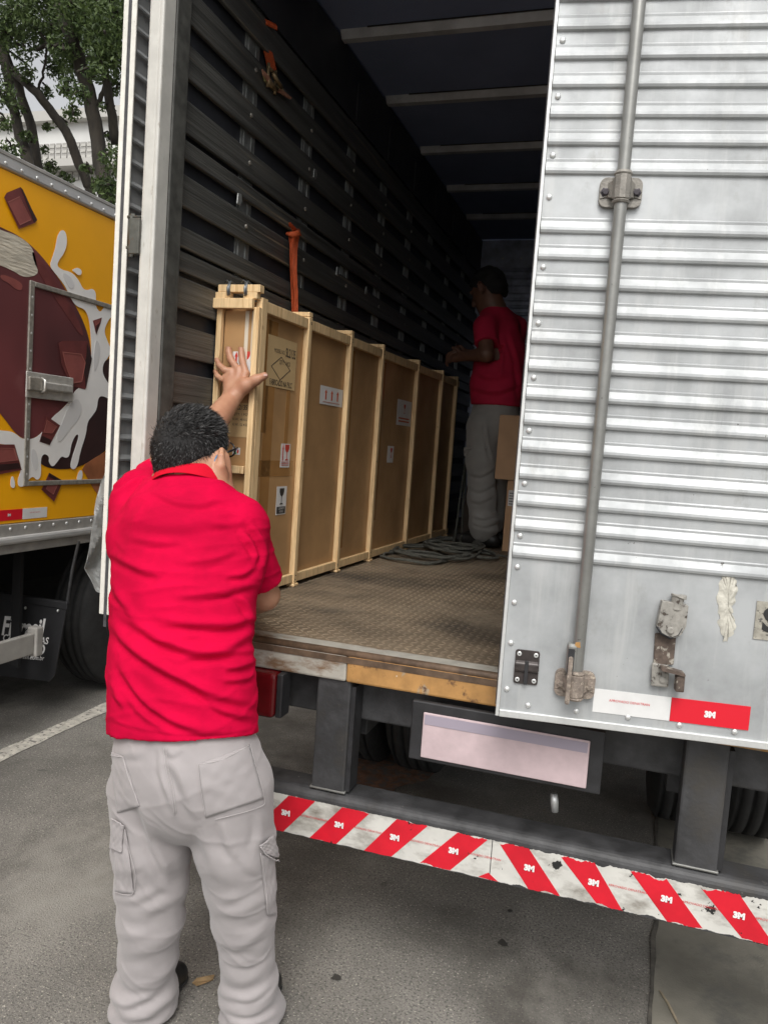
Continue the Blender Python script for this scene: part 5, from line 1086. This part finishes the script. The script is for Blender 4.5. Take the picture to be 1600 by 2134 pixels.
# ---- trousers
tp_ = chain([W(382, 1480, 1.714), W(386, 1562, 1.712), W(396, 1606, 1.708)], [.148, .181, .186], (1, .74, 1), .04)
tp_ += chain([W(320, 1640, 1.712), W(318, 1760, 1.712), W(316, 1840, 1.718), W(314, 1910, 1.728), W(309, 1990, 1.745), W(304, 2050, 1.757), W(302, 2100, 1.765)], [.114, .100, .092, .085, .077, .076, .078], k=.018)
tp_ += chain([W(476, 1640, 1.722), W(488, 1760, 1.735), W(500, 1840, 1.755), W(508, 1910, 1.778), W(514, 1990, 1.808), W(518, 2045, 1.828), W(522, 2100, 1.846)], [.114, .101, .090, .081, .071, .070, .076], k=.018)
def ring(c, r, h, tilt, k=.012): M_ = np.array(Matrix.Rotation(tilt[0], 3, 'X') @ Matrix.Rotation(tilt[1], 3, 'Y')); return (el(c, (r, r * 1.05, h), M_), k)
tp_ += [ring(W(300, 2060, 1.758), .084, .040, (.10, .25), .03), ring(W(298, 2096, 1.768), .092, .044, (-.05, -.12), .02), ring(W(302, 2124, 1.775), .090, .034, (0, .1), .02),
        ring(W(520, 2052, 1.832), .072, .036, (.08, -.30), .03), ring(W(522, 2080, 1.842), .085, .040, (.05, .22), .02), ring(W(527, 2110, 1.856), .090, .040, (0, -.15), .02)]
ft = union(tp_)
ftc = lambda p: np.maximum(ft(p), .016 - p[:, 2])
V, F = surfnet(ftc, (-1.40, 1.45, 0), (-.60, 2.10, .98), .0050, 2)
N = vnormals(V, F); V = ripple(V, N, .0035, 16, 8); V = ripple(V, N, .0012, 70, 9)
zt = lambda pts: [(200 + x * .3064, 1480 + y * .3064) for x, y in pts]
TF = [(zt([(120, 1075), (200, 1090), (280, 1075), (350, 1030)]), 9, .008), (zt([(125, 1270), (240, 1290), (330, 1260), (460, 1200), (560, 1250)]), 11, .014), (zt([(310, 1400), (400, 1345), (500, 1300), (610, 1235)]), 12, .013), (zt([(300, 1120), (360, 1100), (420, 1180), (520, 1260)]), 9, .008),
      (zt([(140, 1520), (260, 1530), (380, 1500)]), 11, .007), (zt([(150, 1650), (250, 1660), (400, 1620), (540, 1520)]), 12, .009), (zt([(160, 1780), (230, 1870), (330, 1880), (450, 1800), (540, 1690)]), 10, .013), (zt([(90, 1930), (180, 2000), (260, 1985), (380, 1920), (500, 1800)]), 10, .016), (zt([(110, 2060), (220, 2100), (340, 2080), (480, 1980), (545, 1900)]), 10, .013),
      (zt([(430, 240), (445, 420), (500, 600), (540, 720)]), 7, .007), (zt([(500, 330), (560, 420), (620, 560), (700, 760)]), 13, .011), (zt([(300, 620), (360, 800), (430, 980), (500, 1130)]), 11, .012), (zt([(700, 800), (760, 950), (800, 1100)]), 12, .008),
      (zt([(860, 760), (900, 900), (960, 1010)]), 11, .008), (zt([(800, 1260), (880, 1290), (1000, 1230), (1120, 1180)]), 11, .010), (zt([(820, 1360), (900, 1380), (1010, 1370), (1120, 1300)]), 10, .009), (zt([(860, 1580), (950, 1610), (1050, 1570), (1140, 1490), (1200, 1420)]), 10, .013),
      (zt([(880, 1680), (980, 1720), (1090, 1680), (1200, 1560)]), 10, .011), (zt([(870, 1790), (960, 1850), (1060, 1830), (1180, 1720)]), 10, .012), (zt([(830, 1900), (930, 1950), (1060, 1960), (1200, 1850)]), 9, .014), (zt([(860, 2010), (960, 2060), (1060, 2060), (1150, 2010), (1230, 1940)]), 9, .016), (zt([(880, 2130), (980, 2140), (1100, 2120), (1240, 2050)]), 9, .010),
      (zt([(90, 260), (200, 300), (330, 280)]), 10, .004), (zt([(480, 250), (520, 300), (560, 260)]), 8, .005), (zt([(1110, 700), (1120, 850), (1080, 960)]), 10, .006), (zt([(980, 980), (1050, 1080), (1150, 1120)]), 10, .007)]
TF = [(p_, w_, a_ * (.38 if 1790 < np.mean([q[1] for q in p_]) < 2062 else .62 if np.mean([q[1] for q in p_]) > 2062 else 1.1)) for p_, w_, a_ in TF]; V = fold(V, N, TF, .66); N = vnormals(V, F); V = creases(V, N, .0028, .12, 27, 1.2, 6.0); V[:, 2] = np.maximum(V[:, 2], .012); TR_ = add('trousers', V, F, 'trouser_grey', PM, smooth=True)
BV = BVHTree.FromPolygons([Vector(v) for v in V], [tuple(map(int, f)) for f in F])
def hit(px, py):
    h = BV.ray_cast(Vector(CAM), Vector(ray(px, py)).normalized(), 4.0)
    return (None, None) if h[0] is None else (np.array(h[0]), np.array(h[1]))
def patch(name, q, off=.002, n=22, matn='trouser_grey', parent=TR_, thick=.0022):
    """sewn-on cloth piece following the trousers: corners top-left, top-right, bottom-right, bottom-left"""
    q = np.array(q, float); V = []; last = None
    for i in range(n):
        for j in range(n):
            a, b = i / (n - 1), j / (n - 1); P = (q[0] * (1 - b) + q[1] * b) * (1 - a) + (q[3] * (1 - b) + q[2] * b) * a; h, nn = hit(*P)
            if h is None:
                g_ = BV.find_nearest(Vector(onY(P[0], P[1], ORG[PM.name][1] - .12 if parent is TR_ else 4.80))); h, nn = np.array(g_[0]), np.array(g_[1])
            if nn @ (h - CAM) > 0: nn = -nn
            last = h + nn * (off + .001 * math.sin(i * .9) * math.sin(j * .8)); V.append(last)
    F = [(i * n + j, i * n + j + 1, (i + 1) * n + j + 1, (i + 1) * n + j) for i in range(n - 1) for j in range(n - 1)]
    o = add(name, V, F, matn, parent, smooth=True); s_ = o.modifiers.new('thick', 'SOLIDIFY'); s_.thickness = thick; s_.offset = 0; return o
def seam(pts, r=.0010, off=.0034, matn='trouser_seam', name='seam'):
    P = []
    for p in catmull(pts, 8):
        h, nn = hit(*p)
        if h is None: continue
        if nn @ (h - CAM) > 0: nn = -nn
        P.append(h + nn * off)
    if len(P) > 3: MB().tube(P, r, 6).build(name, matn, TR_, smooth=True)
patch('back_pocket', [(413, 1594), (519, 1554), (548, 1664), (428, 1704)]); seam([(413, 1594), (463, 1583), (519, 1553)]); seam([(519, 1553), (532, 1600), (548, 1660), (538, 1682), (448, 1707)], .0008); seam([(413, 1594), (418, 1640), (428, 1700)], .0008)
patch('back_pocket', [(230, 1566), (258, 1577), (292, 1680), (246, 1694)]); seam([(226, 1562), (236, 1574), (258, 1577)]); seam([(258, 1577), (270, 1620), (292, 1678)], .0008)
patch('cargo_pocket', [(240, 1727), (264, 1728), (281, 1862), (244, 1858)], .0045); seam([(264, 1725), (272, 1770), (283, 1817), (278, 1862), (244, 1858)], .0009, .0065)
patch('pocket_flap', [(240, 1702), (263, 1719), (258, 1776), (236, 1766)], .009); seam([(240, 1702), (252, 1710), (263, 1719)], .0010, .011)
patch('cargo_pocket', [(541, 1780), (570, 1790), (572, 1905), (555, 1908)], .004); seam([(540, 1777), (549, 1832), (555, 1907)], .0009, .006)
patch('pocket_flap', [(537, 1759), (564, 1740), (575, 1788), (545, 1776)], .010); seam([(538, 1761), (546, 1777), (560, 1787), (574, 1795)], .0016, .013)
seam([(342, 1560), (346, 1600), (356, 1650), (364, 1698)], .0008, .0015); seam([(347, 1560), (352, 1600), (361, 1648), (367, 1694)], .0008, .0015)
# side pocket opening with something dark in it
P5 = [W(x, y, 1.70) for x, y in [(533, 1520), (548, 1536), (565, 1552), (560, 1557), (548, 1552), (538, 1545)]]
# ---- shoes
for a, d in [(W(318, 2110, 1.808), (.22, 1.0)), (W(528, 2105, 1.885), (.10, 1.0))]:
    d = np.array([d[0], d[1], 0]); d /= np.linalg.norm(d); b = np.array([a[0], a[1], 0.0]); sx_ = np.array([d[1], -d[0], 0])
    fshoe = union([rc(b - d * .07 + [0, 0, .052], b + d * .03 + [0, 0, .058], .040, .042), rc(b + d * .02 + [0, 0, .048], b + d * .085 + [0, 0, .036], .042, .034), rc(b - d * .02 + [0, 0, .07], b + [0, 0, .11], .04, .045)], .03)
    V, F = surfnet(lambda p: np.maximum(fshoe(p), .014 - p[:, 2]), b - .26, b + np.array([.26, .26, .17]), .007, 1)
    S_ = add('shoe', V, F, 'shoe', PM, smooth=True)
    V, F = surfnet(lambda p: np.maximum(np.maximum(fshoe(p) - .006, p[:, 2] - .022), .001 - p[:, 2]), b - .26, b + np.array([.26, .26, .17]), .007, 1); add('sole', V, F, 'sole', S_)
# ---- hair: dark cap plus short strands
cap, region = haircap(hc, hM, HS, -.100, .016, .008)
V, F = surfnet(cap, hc - .18, hc + .18, .0050, 2); N = vnormals(V, F); Vc = ripple(V, N, .0012, 60, 5)
r_ = np.random.default_rng(21); fc = Vc[F].mean(1); fn_ = np.cross(Vc[F[:, 2]] - Vc[F[:, 0]], Vc[F[:, 3]] - Vc[F[:, 1]]); ar = np.linalg.norm(fn_, axis=1); fn_ /= ar[:, None] + 1e-12
ok = (((fc - hc) @ hM)[:, 2] > -.1) & (np.linalg.norm(fc - hc, axis=1) > .07); pr_ = ar * ok; pr_ /= pr_.sum(); ns = 26000; pick = r_.choice(len(F), ns, p=pr_)
w_ = r_.random((ns, 4)); w_ /= w_.sum(1)[:, None]; base = (Vc[F[pick]] * w_[:, :, None]).sum(1); nn = fn_[pick]; q = (base - hc) @ hM
comb = np.where(q[:, 2:3] > .06, hM[:, 1][None] * .55 + hM[:, 0][None] * .35, -hM[:, 2][None] * .75 + hM[:, 1][None] * .15); swirl = np.cross(nn, np.array([.2, -.6, .6])) * .5
d = nn * .32 + comb + swirl * .5 + r_.normal(size=(ns, 3)) * .28; d /= np.linalg.norm(d, axis=1)[:, None]
ln = (np.interp(q[:, 2] / HS, [-.09, -.04, .03, .09], [.004, .008, .014, .020]) * (.5 + .6 * r_.random(ns)))[:, None]; sd2 = np.cross(d, r_.normal(size=(ns, 3))); sd2 /= np.linalg.norm(sd2, axis=1)[:, None]; wd = .00048
d2 = d + comb * .5 - nn * .25; d2 /= np.linalg.norm(d2, axis=1)[:, None]
p0 = base - nn * .003; p1 = base + d * ln * .55; p2 = p1 + d2 * ln * .5
SV = np.stack([p0 - sd2 * wd, p0 + sd2 * wd, p1 + sd2 * wd, p1 - sd2 * wd, p2], 1).reshape(-1, 3); i5 = np.arange(ns)[:, None] * 5
SFc = [tuple(x) for x in (i5 + np.array([0, 1, 2, 3]))] + [tuple(x) for x in (i5 + np.array([3, 2, 4]))]
HR = add('hair', np.concatenate([Vc, SV]), [tuple(f) for f in F] + [tuple(int(a) + len(Vc) for a in f) for f in SFc], None, PM, mats=['scalp', 'hair'], fmat=[0] * len(F) + [1] * len(SFc))
HR.data.polygons.foreach_set('use_smooth', [True] * len(HR.data.polygons))
# ---- glasses
mat('frame_black', (.012, .012, .014), .3); mat('frame_blue', (.04, .16, .32), .35)
GL = None; g = MB()
for e in (-1, 1):
    cx = e * .036; ring_ = [HH(HS * (cx + .028 * math.cos(t)), HS * (.104 - .25 * (abs(cx + .028 * math.cos(t)) - .02)), HS * (.004 + .020 * math.sin(t))) for t in np.linspace(0, 2 * math.pi, 21)]; g.tube(ring_, .0024, 8, cap=False)
g.tube([HH(-.009 * HS, .110 * HS, .010 * HS), HH(0, .112 * HS, .012 * HS), HH(.009 * HS, .110 * HS, .010 * HS)], .002, 6)
GL = g.build('glasses', 'frame_black', PM, smooth=True)
for e in (-1, 1):
    T = [HH(e * .066 * HS, .100 * HS, .010 * HS), HH(e * .086 * HS, .060 * HS, .012 * HS), HH(e * .093 * HS, .010 * HS, .010 * HS)]; T2 = [HH(e * .0932 * HS, .009 * HS, .010 * HS), HH(e * .094 * HS, -.018 * HS, .012 * HS), HH(e * .094 * HS, -.034 * HS, .004 * HS), HH(e * .090 * HS, -.050 * HS, -.022 * HS)]
    MB().tube(T, [.0032, .003, .0028], 8).build('temple', 'frame_black', GL, smooth=True); MB().tube(catmull(T2, 5), .0022, 8).build('temple_tip', 'frame_blue', GL, smooth=True)

# ================================================================== the second man, inside the truck
P2 = thing('person', 'man in dark red polo and grey trousers standing at the far end inside the truck', 'person', (-.90, 4.87, FZ))
YM = 4.87; hd = np.array([-.80, .42, 0.0])
h2, M2, H2 = head_frame(W(1016, 604, YM - .02), (-.80, .35, -.42), (-.35, .15, 1))
n2 = W(1030, 655, YM); ls2 = W(1012, 680, YM - .12); rs2 = W(1076, 682, YM + .12)
el2 = W(1013, 738, YM - .20); wr2 = W(966, 742, YM - .06); er2 = W(1062, 748, YM + .16); wrr2 = W(975, 738, YM + .10)
q_ = head_parts(h2, M2, H2, 1.05) + [(rc(H2(0, -.02, -.05), n2, .055, .06), .03), (rc(n2, W(1043, 760, YM), .08, .11), .05), (rc(W(1043, 760, YM), W(1036, 860, YM), .11, .11), .05)]
q_ += chain([ls2, el2, wr2], [.050, .045, .030], k=.015) + chain([rs2, er2, wrr2], [.048, .043, .030], k=.015)
for w0, sg_ in ((wr2, 1), (wrr2, -1)):
    q_.append((rc(w0, w0 + np.array([-.055, .02, -.01]), .026, .028), .012))
    for i in range(4): b_ = w0 + np.array([-.07, .02, .022 - .016 * i]); q_ += chain([b_, b_ + np.array([-.03, .008 * sg_, -.004]), b_ + np.array([-.045, .02 * sg_, -.016]), b_ + np.array([-.04, .03 * sg_, -.03])], [.010, .009, .0085, .0075], k=.004)
    q_ += chain([w0 + np.array([-.02, 0, .02]), w0 + np.array([-.05, 0, .045]), w0 + np.array([-.075, .005, .05])], [.013, .011, .009], k=.006)
legs2 = [[W(1008, 880, YM - .06), W(1000, 980, YM - .07), W(1003, 1060, YM - .07), W(1006, 1110, YM - .06)], [W(1040, 880, YM + .10), W(1030, 985, YM + .10), W(1020, 1100, YM + .12)]]
q_ += chain(legs2[0], [.08, .06, .05, .045]) + chain(legs2[1], [.08, .06, .045])
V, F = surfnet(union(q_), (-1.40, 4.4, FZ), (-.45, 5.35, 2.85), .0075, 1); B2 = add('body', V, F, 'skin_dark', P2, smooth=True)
s_ = chain([W(1034, 870, YM), W(1034, 800, YM), W(1044, 740, YM), W(1046, 690, YM)], [.158, .152, .148, .105], (1, .95, 1), .05) + [(rc(ls2, n2, .068, .07), .05), (rc(rs2, n2, .07, .07), .05)] + [(rc(ls2, ls2 * .35 + el2 * .65, .070, .070), .015), (rc(rs2, rs2 * .4 + er2 * .6, .07, .07), .015)]
f2 = union(s_); zh = W(1034, 846, YM)[2]; nc2 = rc(n2 + np.array([0, 0, .01]), H2(0, -.02, -.03), .060, .07)
e2 = ls2 * .38 + el2 * .62; e2d = (el2 - ls2) / np.linalg.norm(el2 - ls2)
def fs2(p):
    d = np.maximum(np.maximum(f2(p), zh - p[:, 2]), -nc2(p)); near = np.linalg.norm(p - e2, axis=1) < .11; return np.where(near & (p[:, 1] < YM - .1), np.maximum(d, (p - e2) @ e2d), d)
V, F = surfnet(fs2, (-1.40, 4.4, 1.7), (-.45, 5.35, 2.7), .009, 1); N = vnormals(V, F); V = ripple(V, N, .010, 16, 31)
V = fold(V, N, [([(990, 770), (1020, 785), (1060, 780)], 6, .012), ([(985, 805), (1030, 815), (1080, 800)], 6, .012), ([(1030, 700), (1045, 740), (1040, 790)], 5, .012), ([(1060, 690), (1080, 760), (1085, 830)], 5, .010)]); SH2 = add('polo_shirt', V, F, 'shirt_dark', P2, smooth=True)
V = []; n = 28; ax = H2(0, -.02, -.05) - n2; ax /= np.linalg.norm(ax); a1 = np.cross(ax, [0, 1, 0]); a1 /= np.linalg.norm(a1); a2 = np.cross(ax, a1); cb = n2 + ax * .02
rows = [(.066, .022), (.072, .026), (.082, .004), (.088, -.014), (.084, -.014), (.070, .012)]
for (r, h) in rows:
    for j in range(n): t = 2 * math.pi * j / n; V.append(cb + a1 * r * math.cos(t) + a2 * r * math.sin(t) + ax * h)
k = len(rows); add('collar', V, [(i * n + j, i * n + (j + 1) % n, ((i + 1) % k) * n + (j + 1) % n, ((i + 1) % k) * n + j) for i in range(k) for j in range(n)], 'shirt_dark', SH2, smooth=True)
t2 = chain([W(1034, 835, YM), W(1028, 880, YM)], [.14, .15], (1, .95, 1), .04) + chain([W(1008, 890, YM - .06), W(1002, 960, YM - .07), W(1002, 1040, YM - .07), W(1006, 1085, YM - .065), W(1007, 1105, YM - .06)], [.105, .092, .085, .072, .08], k=.03) + chain([W(1042, 890, YM + .10), W(1032, 985, YM + .10), W(1024, 1070, YM + .12), W(1022, 1095, YM + .12)], [.10, .09, .08, .08], k=.03)
t2 += [ring(W(1006, 1072, YM - .065), .080, .03, (.1, .1), .03), ring(W(1008, 1086, YM - .062), .084, .03, (-.1, -.1), .03), ring(W(1008, 1100, YM - .06), .086, .028, (.05, .1), .03)]
V, F = surfnet(union(t2), (-1.30, 4.4, FZ), (-.5, 5.35, 2.0), .009, 1); N = vnormals(V, F); V = ripple(V, N, .012, 18, 41)
V = fold(V, N, [([(978, 985), (1000, 990), (1030, 975)], 4, .008), ([(976, 1010), (1000, 1022), (1032, 1005)], 4, .007), ([(980, 1040), (1000, 1045), (1030, 1030)], 4, .006), ([(1012, 880), (1016, 920), (1026, 960)], 3, .014), ([(985, 1075), (1008, 1080), (1034, 1072)], 3, .009), ([(986, 1090), (1008, 1096), (1034, 1088)], 3, .008)]); V[:, 2] = np.maximum(V[:, 2], FZ + .02)
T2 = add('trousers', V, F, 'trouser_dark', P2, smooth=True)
BV = BVHTree.FromPolygons([Vector(v) for v in V], [tuple(map(int, f)) for f in F])
patch('cargo_pocket', [(975, 935), (1012, 930), (1018, 952), (975, 958)], .012, 8, 'trouser_dark', T2, .006)
for b, d in [(np.array([*W(1006, 1120, YM - .06)[:2], FZ + .0045]), (-.9, .1)), (np.array([*W(1022, 1112, YM + .12)[:2], FZ + .0045]), (-.9, .35))]:
    d = np.array([d[0], d[1], 0]); d /= np.linalg.norm(d)
    fshoe = union([rc(b - d * .07 + [0, 0, .045], b + d * .03 + [0, 0, .055], .040, .042), rc(b + d * .02 + [0, 0, .045], b + d * .16 + [0, 0, .036], .044, .034), rc(b - d * .02 + [0, 0, .07], b + [0, 0, .12], .04, .045)], .03)
    V, F = surfnet(lambda p: np.maximum(fshoe(p), b[2] - p[:, 2]), b - .28, b + np.array([.28, .28, .2]), .009, 1); add('shoe', V, F, 'shoe', P2, smooth=True)
cap2, _r = haircap(h2, M2, 1.05, -.075, .016, .014); V, F = surfnet(cap2, h2 - .18, h2 + .18, .008, 1); N = vnormals(V, F); add('hair', ripple(V, N, .008, 70, 6), F, 'scalp', P2, smooth=True)
